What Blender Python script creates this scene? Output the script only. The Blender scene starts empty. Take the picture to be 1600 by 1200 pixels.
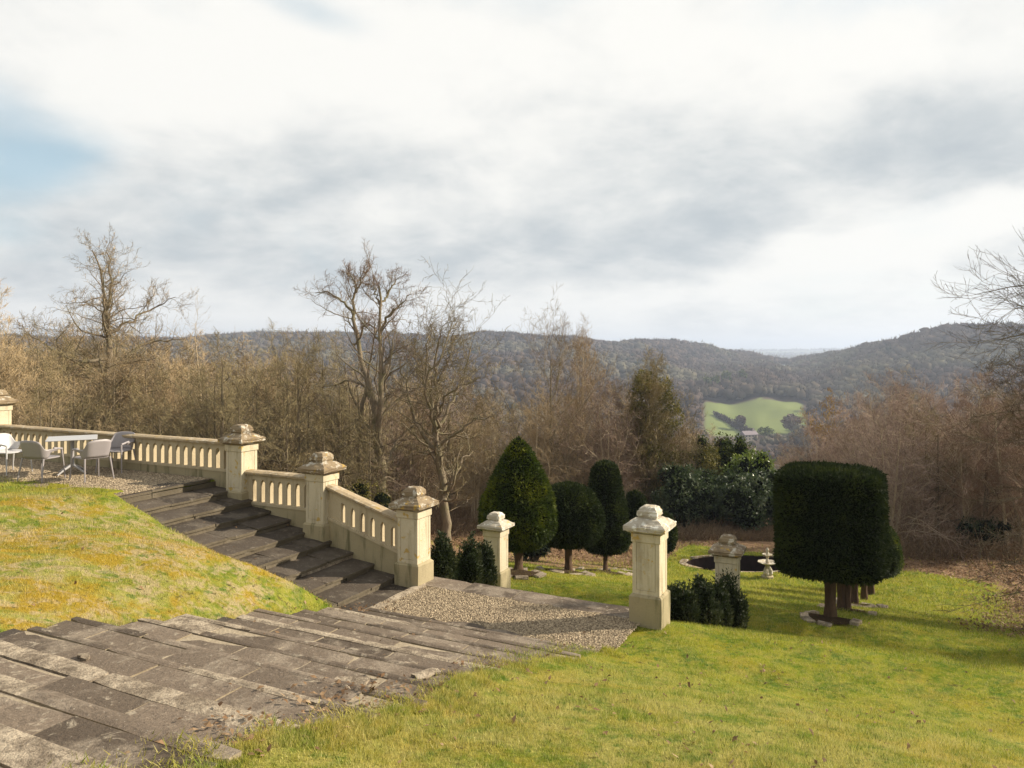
import bpy, bmesh, math, random
import numpy as np
from mathutils import Vector, Matrix

# ============================================================ camera, world, sun, exposure
SC = bpy.context.scene
COL = SC.collection
R = math.radians
F, HX, HY = 1200.0, 800.0, 548.0            # focal length and principal point of the photograph, px of 1600x1200

cam_d = bpy.data.cameras.new('camera'); cam = bpy.data.objects.new('camera', cam_d); COL.objects.link(cam)
cam.location = (0, 0, 0); cam.rotation_euler = (R(90), 0, 0)
cam_d.sensor_width = 36; cam_d.lens = 27; cam_d.shift_y = -52 / 1600
cam_d.clip_start = 0.05; cam_d.clip_end = 30000
SC.camera = cam

SUN_AZ, SUN_EL = R(78), R(29)               # azimuth from +Y towards +X
SC.view_settings.view_transform = 'Standard'; SC.view_settings.look = 'None'
SC.view_settings.gamma = 1; SC.view_settings.use_curve_mapping = False
SC.view_settings.exposure = 0.84
SC.cycles.max_bounces = 5; SC.cycles.diffuse_bounces = 3; SC.cycles.volume_bounces = 0
SC.cycles.transparent_max_bounces = 8

sd = bpy.data.lights.new('sun', 'SUN'); sun = bpy.data.objects.new('sun', sd); COL.objects.link(sun)
sd.energy = 5.0; sd.angle = R(0.7); sd.color = (1.0, 0.89, 0.72)
S = Vector((math.cos(SUN_EL) * math.sin(SUN_AZ), math.cos(SUN_EL) * math.cos(SUN_AZ), math.sin(SUN_EL)))
sun.rotation_euler = S.to_track_quat('Z', 'Y').to_euler(); sun.location = (60, 10, 60)


class NT:
    """tiny node-graph writer"""
    def __init__(s, tree): s.t = tree; s.n = tree.nodes; s.l = tree.links
    def node(s, typ, **kw):
        n = s.n.new(typ)
        for k, v in kw.items(): setattr(n, k, v)
        return n
    def put(s, sock, v):
        if isinstance(v, bpy.types.NodeSocket): s.l.new(v, sock)
        elif v is not None:
            if isinstance(v, (tuple, list)) and sock.type == 'RGBA' and len(v) == 3: v = (*v, 1)
            sock.default_value = v
    def math(s, op, a, b=None, c=None, clamp=False):
        n = s.node('ShaderNodeMath', operation=op, use_clamp=clamp)
        for i, v in enumerate((a, b, c)):
            if v is not None: s.put(n.inputs[i], v)
        return n.outputs[0]
    def mix(s, f, a, b, mode='MIX'):
        n = s.node('ShaderNodeMix', data_type='RGBA', blend_type=mode)
        s.put(n.inputs[0], f); s.put(n.inputs[6], a); s.put(n.inputs[7], b)
        return n.outputs[2]
    def noise(s, vec, scale, detail=3, rough=.55, dist=0., w=None):
        n = s.node('ShaderNodeTexNoise')
        s.put(n.inputs['Vector'], vec); n.inputs['Scale'].default_value = scale
        n.inputs['Detail'].default_value = detail; n.inputs['Roughness'].default_value = rough
        n.inputs['Distortion'].default_value = dist
        return n.outputs[0]
    def step(s, v, lo, hi):
        n = s.node('ShaderNodeMapRange', interpolation_type='SMOOTHSTEP')
        s.put(n.inputs[0], v); s.put(n.inputs[1], lo); s.put(n.inputs[2], hi)
        return n.outputs[0]
    def rng(s, v, a, b, c, d):
        n = s.node('ShaderNodeMapRange'); s.put(n.inputs[0], v)
        for i, q in enumerate((a, b, c, d)): s.put(n.inputs[i + 1], q)
        return n.outputs[0]


# ---- world: Nishita sky with broken cloud laid over it
W = bpy.data.worlds.new('World'); SC.world = W; W.use_nodes = True
w = NT(W.node_tree); w.n.clear()
sky = w.node('ShaderNodeTexSky', sky_type='NISHITA'); sky.sun_disc = False
sky.sun_elevation = SUN_EL; sky.sun_rotation = SUN_AZ; sky.air_density = 1.0; sky.dust_density = 1.2
tc = w.node('ShaderNodeTexCoord').outputs['Generated']
sx = w.node('ShaderNodeSeparateXYZ'); w.put(sx.inputs[0], tc)
X, Y, Z = sx.outputs
zz = w.math('ADD', w.math('MAXIMUM', Z, 0.0), 0.30)
cb = w.node('ShaderNodeCombineXYZ')
w.put(cb.inputs[0], w.math('DIVIDE', X, zz)); w.put(cb.inputs[1], w.math('DIVIDE', Y, zz)); w.put(cb.inputs[2], w.math('MULTIPLY', Z, 1.0))
cp = cb.outputs[0]
AZ = w.math('ARCTAN2', X, Y); EL = w.math('ARCSINE', Z)


def lobe(px, py, rx, ry, rot=0.0):
    """soft elliptical lobe of cloud cover round a compass direction"""
    a0 = math.atan((px - HX) / F); e0 = math.atan((HY - py) / F * math.cos(a0))
    da = w.math('SUBTRACT', AZ, a0); de = w.math('SUBTRACT', EL, e0)
    c, s_ = math.cos(R(rot)), math.sin(R(rot))
    p = w.math('ADD', w.math('MULTIPLY', da, c * F / rx), w.math('MULTIPLY', de, s_ * F / rx))
    q = w.math('ADD', w.math('MULTIPLY', da, -s_ * F / ry), w.math('MULTIPLY', de, c * F / ry))
    r2 = w.math('ADD', w.math('MULTIPLY', p, p), w.math('MULTIPLY', q, q))
    return w.math('POWER', 2.718, w.math('MULTIPLY', r2, -1.0))


def total(items):
    acc = None
    for k, L in items:
        v = w.math('MULTIPLY', L, k); acc = v if acc is None else w.math('ADD', acc, v)
    return acc


n1 = w.noise(cp, 0.9, 6, .52, .25)
n2 = w.noise(cp, 2.6, 8, .56, .35)
n3 = w.noise(cp, 7.0, 6, .6, .2)
bl = total([(.42, lobe(620, 60, 420, 150, 5)), (.34, lobe(1290, 90, 330, 90)), (.40, lobe(260, 130, 260, 130, 10)), (1.1, lobe(1470, 360, 280, 36, 12)),
            (.42, lobe(1050, 480, 700, 42)), (.30, lobe(620, 310, 220, 70, -10)), (.85, lobe(380, 510, 330, 18)),
            (-.32, lobe(1180, 230, 420, 75, 2)), (-.40, lobe(450, 250, 330, 55, -6)), (-.42, lobe(800, 395, 460, 50, 6)),
            (-.34, lobe(170, 380, 260, 80, 8)), (-.26, lobe(600, 430, 230, 40)), (-.18, lobe(1480, 230, 250, 60)), (-.16, lobe(1350, 470, 300, 30))])
br = w.math('ADD', w.math('ADD', w.math('MULTIPLY', n1, .75), w.math('MULTIPLY', n2, .85)), w.math('MULTIPLY', n3, .44))
br = w.math('ADD', w.math('SUBTRACT', br, .42), w.math('MULTIPLY', bl, .47))
br = w.step(br, .15, .88)
cl = w.mix(br, (3.95, 4.35, 4.6), (7.7, 7.6, 7.25))
gap = total([(.34, lobe(0, 190, 80, 80, 20)), (.27, lobe(50, 270, 130, 45, 30)), (.26, lobe(470, 8, 110, 30, -14)), (.2, lobe(20, 375, 70, 30)), (.2, lobe(1430, -30, 200, 50))])
gm = w.math('ADD', w.noise(cp, 1.25, 6, .55, .4), gap)
gm = w.step(gm, .56, 1.0)
blue = w.mix(.5, sky.outputs[0], (4.2, 6.1, 6.8))
cl = w.mix(w.math('MULTIPLY', gm, .85), cl, blue)
skc = w.mix(w.step(Z, -.03, .0), (3.2, 3.3, 3.2), cl)
bg = w.node('ShaderNodeBackground'); w.put(bg.inputs[0], skc); bg.inputs[1].default_value = .0725
wo = w.node('ShaderNodeOutputWorld'); w.l.new(bg.outputs[0], wo.inputs[0])

# ============================================================ frames and helpers
TH = math.atan(.5); CU, SU = math.cos(TH), math.sin(TH)     # the garden axes: u runs along the balustrade, v away from the house
def st2xy(s, t): return s * CU + t * SU, -s * SU + t * CU
def xy2st(x, y): return x * CU - y * SU, x * SU + y * CU


def hash2(ix, iy, seed):
    h = (ix.astype(np.int64) * 374761393 + iy.astype(np.int64) * 668265263 + seed * 974634777) & 0x7fffffff
    h = ((h ^ (h >> 13)) * 1274126177) & 0x7fffffff
    return ((h ^ (h >> 16)) & 0xffff) / 65535.0


def vn(x, y, seed=0):
    x = np.asarray(x, float); y = np.asarray(y, float)
    ix, iy = np.floor(x), np.floor(y); fx, fy = x - ix, y - iy
    fx = fx * fx * (3 - 2 * fx); fy = fy * fy * (3 - 2 * fy)
    a = hash2(ix, iy, seed); b = hash2(ix + 1, iy, seed); c = hash2(ix, iy + 1, seed); d = hash2(ix + 1, iy + 1, seed)
    return (a * (1 - fx) + b * fx) * (1 - fy) + (c * (1 - fx) + d * fx) * fy


def fbm(x, y, o=4, seed=0):
    v = 0; a = .5
    for i in range(o): v = v + a * (vn(x, y, seed + i) - .5); x = x * 2.03 + 7.1; y = y * 2.03 + 3.3; a *= .5
    return v * 2


def sstep(a, b, x): q = np.clip((x - a) / (b - a), 0, 1); return q * q * (3 - 2 * q)


LAND, TERR = -4.03, -2.57
T_TOP, T_LAND, PIT1, RISE1 = .60, 9.35, .625, .1663          # front flight
S_TOP, PIT2, RISE2 = -12.25, .49, .146                       # side flight
S_L, S_R = -7.35, -3.45                                      # the front flight's edges
T0 = 11.22                                                   # line of the balustrade
S_A, S_B, S_C, S_E, S_G = -11.60, -9.57, -7.52, -3.30, -19.72


def z_right(t):
    return np.interp(t, [-40, -6, 0, .6, 9.35, 11.3, 13, 15.6, 17.3, 33, 45, 90], [-1.4, -1.5, -1.6, -1.68, -3.98, -4.06, -4.62, -5.48, -5.60, -9.6, -9.9, -13])


def edge_r(t): return S_R - .02 + .30 * sstep(7.0, 3.5, np.asarray(t, float)) - .28 * vn(np.asarray(t, float) * 1.15, np.asarray(t, float) * 0 + 2.5, 8) * (np.asarray(t, float) < T_LAND)


POOL = (10.58, 34.8, 2.7, 1.35)


def z_garden(s, t):
    s = np.asarray(s, float); t = np.asarray(t, float)
    zr = z_right(t)
    # soft crest on the near bank and general roll
    zr = zr + .16 * np.exp(-((t - 6.6) / 2.2) ** 2) * sstep(-3.4, -1.8, s) * (s < 12) + .10 * np.exp(-((t - 12.5) / 1.6) ** 2) * sstep(-2.4, -.5, s)
    zr = zr + .13 * np.exp(-np.abs(s - S_R) / .9) * .8 * (t > .3) * (t < 9.6) * (s > S_R - .5)
    zr = zr + .9 * sstep(6, 26, s) * sstep(14, 32, t) * (1)
    # mound left of the front flight
    p1 = -1.41 - .28 * t; p2 = TERR - .298 * (s - S_TOP)
    p1 = np.minimum(p1, -1.9); p2 = np.minimum(p2, TERR + .02)
    m = np.maximum(p1, p2); k = .25
    ze = m + k * np.exp(-np.abs(p1 - p2) / k) * .35 - .02
    de = np.minimum(S_L - s, 8.98 - t)
    de = np.maximum(de, 0)
    top = np.maximum(-2.44, np.minimum(p1 + .35, -1.9))
    zm = ze + np.maximum(top - ze, 0) * (1 - np.exp(-de / 1.5)) + .04 * (1 - np.exp(-de / .25))
    inm = (s < S_L) & (t < 8.98 + .35 * (s < S_TOP - .3))
    z = np.where(inm, zm, zr)
    # terrace with the chairs
    ter = (s < S_TOP + .01) & (t >= 8.98 + .35 * (s < S_TOP - .3)) & (t < T0 + .25)
    z = np.where(ter, TERR - .03, z)
    st2 = (s >= S_TOP) & (s < S_L + .01) & (t >= 8.98) & (t < T0 + .2)
    z = np.where(st2, TERR - .298 * (s - S_TOP) - .9, z)
    # front flight, landing, lower flight
    mid = (s >= S_L) & (s < np.where(t < T_LAND, edge_r(t), S_R))
    z = np.where(mid & (t < T_LAND), z_right(t) - .40, z)
    z = np.where(mid & (t >= T_LAND) & (t < T0 + .35), LAND - .03, z)
    z = np.where(mid & (t >= T0 + .35) & (t < 15.4), z_right(t) - .45, z)
    und = .075 * fbm(s * .55, t * .55, 3, 5) + .035 * fbm(s * 2.1, t * 2.1, 3, 9)
    soft = inm | ~(ter | st2 | mid) | (t > 15.4)
    px_, py_ = st2xy(s, t); e = np.hypot((px_ - POOL[0]) / (POOL[2] * 1.03), (py_ - POOL[1]) / (POOL[3] * 1.05))
    return np.where(e < 1, z - .9, z + np.where(soft, und, 0))


RIDGE = np.array([[-900, 540, 1300], [0, 538, 1300], [300, 540, 1300], [400, 531, 1300], [560, 534, 1300], [700, 535, 1280], [800, 533, 1250], [900, 538, 1250], [950, 543, 1280],
                  [1000, 541, 1300], [1050, 544, 1350], [1100, 551, 1400], [1150, 558, 1450], [1200, 566, 1500], [1230, 572, 1450], [1300, 562, 1150],
                  [1350, 553, 1050], [1400, 543, 980], [1440, 535, 950], [1480, 527, 930], [1600, 522, 900], [1800, 515, 880], [2600, 520, 900]], float)


def z_far(px, d):
    ry = np.interp(px, RIDGE[:, 0], RIDGE[:, 1]); rd = np.interp(px, RIDGE[:, 0], RIDGE[:, 2])
    rz = (HY - ry) / F * rd
    z = np.interp(d, [40, 80, 150, 300, 450, 560], [-9.8, -20, -36, -54, -63, -64])
    q = np.clip((d - 560) / (rd - 560), 0, 1)
    up = -64 + (rz + 64) * (q ** .9)
    fieldw = np.exp(-((px - 1175) / 110) ** 2)
    up2 = np.interp(d, [560, 720, 950, 1200, 1500], [-64, -49, -40, -27, 0]); up2 = np.where(d > 1200, -27 + (rz + 27) * np.clip((d - 1200) / (rd - 1200), 0, 1), up2)
    up = up * (1 - fieldw) + up2 * fieldw
    z = np.where(d > 560, up, z)
    beh = np.interp(d - rd, [0, 250, 1200, 3800, 5200, 9000], [0, -12, -60, -25, 8, 14])
    z = np.where(d > rd, np.where(d - rd < 1200, rz + beh * 1.0, np.interp(d - rd, [1200, 3800, 5200, 9000], [-60, -25, 6, 12])), z)
    z = z + fbm(px * .012, d * .006, 3, 31) * np.clip((d - 100) / 60, 0, 9) * np.clip((rd - d) / 300, 0, 1)
    return z


def z_ground(x, y):
    x = np.asarray(x, float); y = np.asarray(y, float)
    s, t = xy2st(x, y); zg = z_garden(s, t)
    d = np.maximum(y, 1.0); px = HX + F * x / d
    r = np.hypot(x, y)
    wgt = sstep(42, 70, np.where(y > 0, np.maximum(y, r * .8), 0))
    return zg * (1 - wgt) + z_far(np.clip(px, -900, 2600), np.maximum(d, 40)) * wgt


def zg1(x, y): return float(z_ground(np.array([x]), np.array([y]))[0])
def at(px, d): return (px - HX) / F * d


# ---------- mesh helpers
def mesh_np(name, v, faces, mat=None, smooth=False):
    """faces: (n,3) or (n,4) int array, or a list of such arrays"""
    me = bpy.data.meshes.new(name)
    v = np.asarray(v, np.float32); fl = faces if isinstance(faces, list) else [faces]
    fl = [np.asarray(f, np.int32) for f in fl if len(f)]
    me.vertices.add(len(v)); me.vertices.foreach_set('co', v.ravel())
    nl = sum(f.size for f in fl); npoly = sum(len(f) for f in fl)
    me.loops.add(nl); me.loops.foreach_set('vertex_index', np.concatenate([f.ravel() for f in fl]))
    me.polygons.add(npoly)
    tot = np.concatenate([np.full(len(f), f.shape[1], np.int32) for f in fl])
    st = np.concatenate([[0], np.cumsum(tot)[:-1]]).astype(np.int32)
    me.polygons.foreach_set('loop_start', st)
    me.polygons.foreach_set('use_smooth', np.full(npoly, smooth))
    me.update(calc_edges=True)
    if mat: me.materials.append(mat)
    return me


def obj(name, me, parent=None, loc=(0, 0, 0), rot=(0, 0, 0), mat=None):
    if isinstance(me, bmesh.types.BMesh):
        m = bpy.data.meshes.new(name); me.to_mesh(m); me.free(); me = m
    if mat and not me.materials: me.materials.append(mat)
    o = bpy.data.objects.new(name, me); COL.objects.link(o)
    o.location = loc; o.rotation_euler = rot
    if parent: o.parent = parent
    return o


def thing(name, label, cat, loc=(0, 0, 0), rz=0, group=None):
    o = bpy.data.objects.new(name, None); COL.objects.link(o); o.empty_display_size = .3
    o.location = loc; o.rotation_euler = (0, 0, rz)
    o['label'] = label; o['category'] = cat
    if group: o['group'] = group
    return o


def tag(o, label=None, cat=None, group=None, kind=None):
    if label: o['label'] = label
    if cat: o['category'] = cat
    if group: o['group'] = group
    if kind: o['kind'] = kind
    return o


def dup(root, loc, rz=0, scale=None, label=None, group=None):
    r = root.copy(); COL.objects.link(r); r.location = loc; r.rotation_euler = (0, 0, rz)
    if scale is not None: r.scale = scale if isinstance(scale, tuple) else (scale,) * 3
    if label: r['label'] = label
    if group: r['group'] = group
    for ch in list(root.children):
        c = ch.copy(); COL.objects.link(c); c.parent = r
        for g in list(ch.children):
            e = g.copy(); COL.objects.link(e); e.parent = c
    return r


def bm_box(bm, x0, x1, y0, y1, z0, z1, bevel=0.0):
    vs = [bm.verts.new(p) for p in ((x0, y0, z0), (x1, y0, z0), (x1, y1, z0), (x0, y1, z0), (x0, y0, z1), (x1, y0, z1), (x1, y1, z1), (x0, y1, z1))]
    fs = [bm.faces.new([vs[i] for i in q]) for q in ((3, 2, 1, 0), (4, 5, 6, 7), (0, 1, 5, 4), (1, 2, 6, 5), (2, 3, 7, 6), (3, 0, 4, 7))]
    if bevel:
        es = list({e for f in fs for e in f.edges})
        bmesh.ops.bevel(bm, geom=es, offset=bevel, segments=1, profile=.5, affect='EDGES')
    return fs


def bm_rings(bm, rings, cap=True):
    """loft a list of vertex rings"""
    rs = [[bm.verts.new(p) for p in r] for r in rings]
    n = len(rs[0])
    for a, b in zip(rs[:-1], rs[1:]):
        for i in range(n): bm.faces.new((a[i], a[(i + 1) % n], b[(i + 1) % n], b[i]))
    if cap:
        bm.faces.new(rs[0][::-1]); bm.faces.new(rs[-1])
    return bm


def sq(h, z, hy=None): hy = h if hy is None else hy; return [(-h, -hy, z), (h, -hy, z), (h, hy, z), (-h, hy, z)]
def circ(r, z, n=16, cx=0, cy=0, ph=0): return [(cx + r * math.cos(ph + i * math.tau / n), cy + r * math.sin(ph + i * math.tau / n), z) for i in range(n)]


def jitter(bm, amp, rng, sub=0):
    if sub: bmesh.ops.subdivide_edges(bm, edges=bm.edges[:], cuts=sub, use_grid_fill=True)
    for v in bm.verts: v.co += Vector([rng.uniform(-amp, amp) for _ in range(3)])


# ============================================================ materials
def material(name, fn, rough=.9, spec=.2, trans=0, **kw):
    m = bpy.data.materials.new(name); m.use_nodes = True
    g = NT(m.node_tree); b = m.node_tree.nodes['Principled BSDF']
    b.inputs['Roughness'].default_value = rough; b.inputs['Specular IOR Level'].default_value = spec
    for k, v in kw.items(): b.inputs[k].default_value = v
    c, h, hs = fn(g, b)
    g.put(b.inputs['Base Color'], c)
    if h is not None:
        bp = g.node('ShaderNodeBump'); bp.inputs['Strength'].default_value = 1.0; bp.inputs['Distance'].default_value = hs
        g.put(bp.inputs['Height'], h); g.l.new(bp.outputs[0], b.inputs['Normal'])
    if trans:
        tr = g.node('ShaderNodeBsdfTranslucent'); g.put(tr.inputs[0], c); mx = g.node('ShaderNodeMixShader'); mx.inputs[0].default_value = trans
        g.l.new(b.outputs[0], mx.inputs[1]); g.l.new(tr.outputs[0], mx.inputs[2]); g.l.new(mx.outputs[0], m.node_tree.nodes['Material Output'].inputs[0])
    return m


def OC(g): return g.node('ShaderNodeTexCoord').outputs['Object']
def POS(g): return g.node('ShaderNodeNewGeometry').outputs['Position']
def ISL(g): return g.node('ShaderNodeNewGeometry').outputs['Random Per Island']
def ORN(g): return g.node('ShaderNodeObjectInfo').outputs['Random']


def grass_col(g, p, blade):
    """patchy winter turf: green, yellow-green, straw, orange moss"""
    a = g.noise(p, 1.5, 4, .65, .5); b = g.noise(p, 2.6, 4, .65, .4); c = g.noise(p, 9.0, 4, .7); big = g.noise(p, .42, 3, .6, .3)
    sep = g.node('ShaderNodeSeparateXYZ'); g.put(sep.inputs[0], p)
    # drier and mossier on the mound between the two flights (x < -3, y < 13)
    md = g.math('MULTIPLY', g.step(sep.outputs[0], -2.9, -3.4), g.step(sep.outputs[1], 13.5, 12.5))
    near = g.step(g.math('ADD', sep.outputs[1], g.math('MULTIPLY', sep.outputs[0], .35)), 12.0, 6.0)
    col = g.mix(g.step(b, .38, .62), (.145, .235, .012), (.355, .375, .024))
    col = g.mix(g.math('MULTIPLY', g.step(c, .42, .66), .75), col, (.46, .42, .06))
    col = g.mix(g.math('MULTIPLY', near, g.math('ADD', .08, g.math('MULTIPLY', g.step(b, .36, .62), .5))), col, (.56, .48, .18))
    mossf = g.math('MULTIPLY', g.step(g.math('ADD', g.math('MULTIPLY', a, .6), g.math('MULTIPLY', big, .4)), .47, .58), g.math('ADD', .28, g.math('MULTIPLY', md, .62)))
    col = g.mix(mossf, col, (.52, .335, .03))
    straw = g.math('MULTIPLY', g.step(g.math('ADD', g.math('MULTIPLY', g.noise(p, 5.5, 4, .7, .8), .6), g.math('MULTIPLY', g.noise(p, 1.1, 3, .6), .4)), .46, .58), g.math('ADD', .10, g.math('MULTIPLY', md, .72)))
    col = g.mix(straw, col, (.66, .50, .29))
    col = g.mix(g.math('MULTIPLY', g.step(g.noise(p, 7.5, 4, .7), .60, .68), .7), col, (.10, .075, .03))
    col = g.mix(g.math('MULTIPLY', g.step(g.noise(p, 5.0, 3, .65), .60, .66), .7), col, (.11, .21, .03))
    if blade:
        r = ISL(g)
        col = g.mix(g.math('MULTIPLY', g.step(r, .68, .95), .7), col, (.52, .46, .20))
        col = g.mix(g.math('MULTIPLY', g.step(r, .34, .05), .7), col, (.05, .085, .010))
    return col


def f_lawn(g, b):
    p = POS(g); col = grass_col(g, p, False)
    at_ = g.node('ShaderNodeAttribute', attribute_name='litter').outputs['Fac']
    n = g.noise(p, 9, 4, .7); m = g.step(g.math('ADD', n, g.math('MULTIPLY', g.math('SUBTRACT', at_, .5), .9)), .42, .58)
    lit = g.mix(g.step(g.math('ADD', g.math('MULTIPLY', g.noise(p, 22, 4, .8), .6), g.math('MULTIPLY', g.noise(p, 1.8, 4, .7), .4)), .36, .64), (.075, .042, .022), (.34, .22, .13))
    col = g.mix(m, col, lit)
    h = g.noise(p, 28, 4, .7)
    col = g.mix(g.math('MULTIPLY', .5, g.math('SUBTRACT', 1.0, m)), col, (.035, .04, .012))
    return col, h, .035
M_LAWN = material('turf', f_lawn, .95, .05)


def f_blade(g, b): return grass_col(g, POS(g), True), None, 0
M_BLADE = material('grass_blade', f_blade, .7, .2, .38)


def leafy(name, c0, c1, c2, rough=.6, spec=.3, nscale=1.5, trans=.25):
    def f(g, b):
        r = ISL(g); col = g.mix(r, c0, c1)
        col = g.mix(g.step(g.noise(OC(g), nscale, 2, .5), .45, .65), col, g.mix(r, c1, c2))
        return col, None, 0
    return material(name, f, rough, spec, trans)


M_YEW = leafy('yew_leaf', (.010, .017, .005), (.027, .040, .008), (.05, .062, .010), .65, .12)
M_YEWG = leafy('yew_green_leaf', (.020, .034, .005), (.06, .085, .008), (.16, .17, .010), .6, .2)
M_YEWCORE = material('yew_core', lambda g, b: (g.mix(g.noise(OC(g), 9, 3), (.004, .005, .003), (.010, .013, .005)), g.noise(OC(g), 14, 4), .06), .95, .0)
M_RHODO = leafy('rhododendron_leaf', (.022, .038, .012), (.05, .075, .026), (.11, .13, .06), .5, .35)
M_LAUREL = leafy('laurel_leaf', (.06, .10, .012), (.14, .19, .02), (.22, .26, .03), .35, .5)
M_IVY = leafy('ivy_leaf', (.05, .05, .012), (.13, .115, .028), (.24, .20, .035), .6, .2)
M_LEAF = leafy('dead_leaf', (.08, .045, .022), (.22, .125, .06), (.42, .30, .18), .7, .2)


def bark(name, c0, c1, green=0.0):
    def f(g, b):
        p = OC(g); mp = g.node('ShaderNodeMapping'); mp.inputs['Scale'].default_value = (1, 1, .25); g.put(mp.inputs[0], p)
        n = g.noise(mp.outputs[0], 14, 4, .65)
        col = g.mix(n, c0, c1)
        col = g.mix(g.math('MULTIPLY', g.step(g.noise(p, 1.3, 3), .45, .65), green), col, (.12, .13, .035))
        return col, n, .03
    return material(name, f, .92, .1)


def twig(name, c0, c1):
    return material(name, lambda g, b: (g.mix(g.math('ADD', g.math('MULTIPLY', ISL(g), .6), g.math('MULTIPLY', ORN(g), .4)), c0, c1), None, 0), .85, .1)


M_BARK = bark('grey_brown_bark', (.085, .066, .047), (.32, .26, .18), .35)
M_BARKD = bark('dark_bark', (.07, .055, .04), (.25, .195, .13), .3)
M_BARKP = bark('pale_bark', (.26, .205, .14), (.54, .44, .31), .2)
M_YEWBARK = bark('yew_bark', (.035, .024, .018), (.16, .10, .062), .15)
M_TWT = twig('tan_twigs', (.18, .13, .07), (.46, .34, .19))
M_TWO = twig('olive_twigs', (.14, .11, .055), (.37, .30, .155))
M_TWR = twig('russet_twigs', (.15, .105, .08), (.39, .275, .205))
M_TWD = twig('dark_twigs', (.07, .045, .035), (.17, .115, .085))
M_UNDER = twig('bramble_stems', (.07, .045, .03), (.36, .26, .16))
M_TWY = twig('willow_twigs', (.30, .19, .05), (.48, .33, .09))
M_FLOOR = material('woodland_floor', lambda g, b: (g.mix(g.noise(POS(g), 1.2, 5, .7), (.07, .045, .028), (.20, .13, .08)), g.noise(POS(g), 4, 4), .1), .95, .0)


M_SOIL = material('bare_soil', lambda g, b: (g.mix(g.noise(POS(g), 9, 5, .7), (.03, .022, .014), (.085, .058, .036)), g.noise(POS(g), 20, 4), .03), .95, .0)
M_BUSH = leafy('bush_leaf', (.012, .020, .007), (.035, .048, .014), (.075, .075, .03), .6, .2)


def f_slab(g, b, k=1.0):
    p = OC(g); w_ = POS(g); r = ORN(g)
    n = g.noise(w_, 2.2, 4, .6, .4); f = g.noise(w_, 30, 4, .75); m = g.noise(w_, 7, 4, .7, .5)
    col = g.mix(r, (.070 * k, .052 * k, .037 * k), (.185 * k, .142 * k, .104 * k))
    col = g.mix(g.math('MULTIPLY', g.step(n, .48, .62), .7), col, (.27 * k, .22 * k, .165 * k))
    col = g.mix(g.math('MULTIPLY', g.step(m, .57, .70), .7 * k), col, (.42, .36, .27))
    col = g.mix(g.math('MULTIPLY', g.step(f, .35, .7), .5), col, (.06, .047, .035))
    col = g.mix(g.math('MULTIPLY', g.step(g.noise(w_, 48, 2), .68, .76), .7), col, (.44, .40, .33))
    nz = g.node('ShaderNodeNewGeometry').outputs['Normal']; sp = g.node('ShaderNodeSeparateXYZ'); g.put(sp.inputs[0], nz)
    col = g.mix(g.math('MULTIPLY', g.step(sp.outputs[2], .7, .2), .55), col, (.34 * k, .28 * k, .18 * k))
    h = g.math('ADD', g.math('MULTIPLY', f, .5), m)
    return col, h, .018
M_SLAB = material('weathered_slab', f_slab, .88, .2)
M_SLABD = material('damp_and_shaded_slab', lambda g, b: f_slab(g, b, .42), .8, .25)  # side flight's shade is painted into this darker tone, along with damp


def f_pale(g, b):
    w_ = POS(g)
    m = g.noise(w_, 7, 5, .7, .6); f = g.noise(w_, 34, 4, .75)
    m2 = g.noise(w_, 2.1, 4, .65, .5)
    col = g.mix(g.step(g.math('ADD', g.math('MULTIPLY', m, .6), g.math('MULTIPLY', m2, .4)), .38, .62), (.16, .125, .09), (.44, .365, .27))
    col = g.mix(g.math('MULTIPLY', g.step(f, .48, .68), .7), col, (.10, .075, .05))
    return col, g.math('ADD', m, f), .022
M_MORTAR = material('old_mortar', lambda g, b: (g.mix(g.noise(POS(g), 12, 4, .7), (.16, .125, .085), (.44, .37, .27)), g.noise(POS(g), 30, 3), .01), .95, .0)
M_PALE = material('pale_broken_stone', f_pale, .9, .15)


def limestone(name, c0, c1, dirt, stain, lich=0.0):
    def f(g, b):
        p = OC(g); w_ = POS(g)
        n = g.noise(w_, 1.6, 4, .6); fn = g.noise(w_, 26, 4, .7)
        mp = g.node('ShaderNodeMapping'); mp.inputs['Scale'].default_value = (5, 5, .7); g.put(mp.inputs[0], w_)
        st = g.noise(mp.outputs[0], 1.2, 4, .6)
        col = g.mix(n, c0, c1)
        col = g.mix(g.math('MULTIPLY', g.step(st, .50, .70), dirt), col, stain)
        col = g.mix(g.math('MULTIPLY', g.step(fn, .58, .74), .35), col, stain)
        if lich:
            l1 = g.step(g.noise(w_, 8.5, 4, .65, .4), .53, .62)
            col = g.mix(g.math('MULTIPLY', l1, lich), col, (.66, .64, .56))
            l2 = g.step(g.noise(w_, 6.2, 3, .65, .4), .60, .68)
            col = g.mix(g.math('MULTIPLY', l2, .8), col, (.42, .27, .05))
        return col, g.math('ADD', fn, n), .008
    return material(name, f, .86, .2)


M_STONE = limestone('cream_limestone', (.45, .39, .27), (.575, .505, .365), .6, (.25, .20, .12), .12)
M_PLINTH = limestone('stained_limestone', (.25, .21, .125), (.41, .345, .215), .8, (.10, .095, .045))
M_CAP = limestone('lichened_capstone', (.13, .095, .06), (.32, .245, .15), .6, (.10, .07, .045), .5)
M_CAPW = limestone('white_lichened_capstone', (.28, .24, .18), (.52, .47, .38), .4, (.15, .11, .07), .9)
M_COPE = limestone('coping_stone', (.27, .205, .125), (.42, .33, .21), .5, (.13, .10, .06), .25)
M_WALL = limestone('balustrade_stone', (.38, .315, .205), (.50, .42, .285), .5, (.22, .165, .10))


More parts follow.
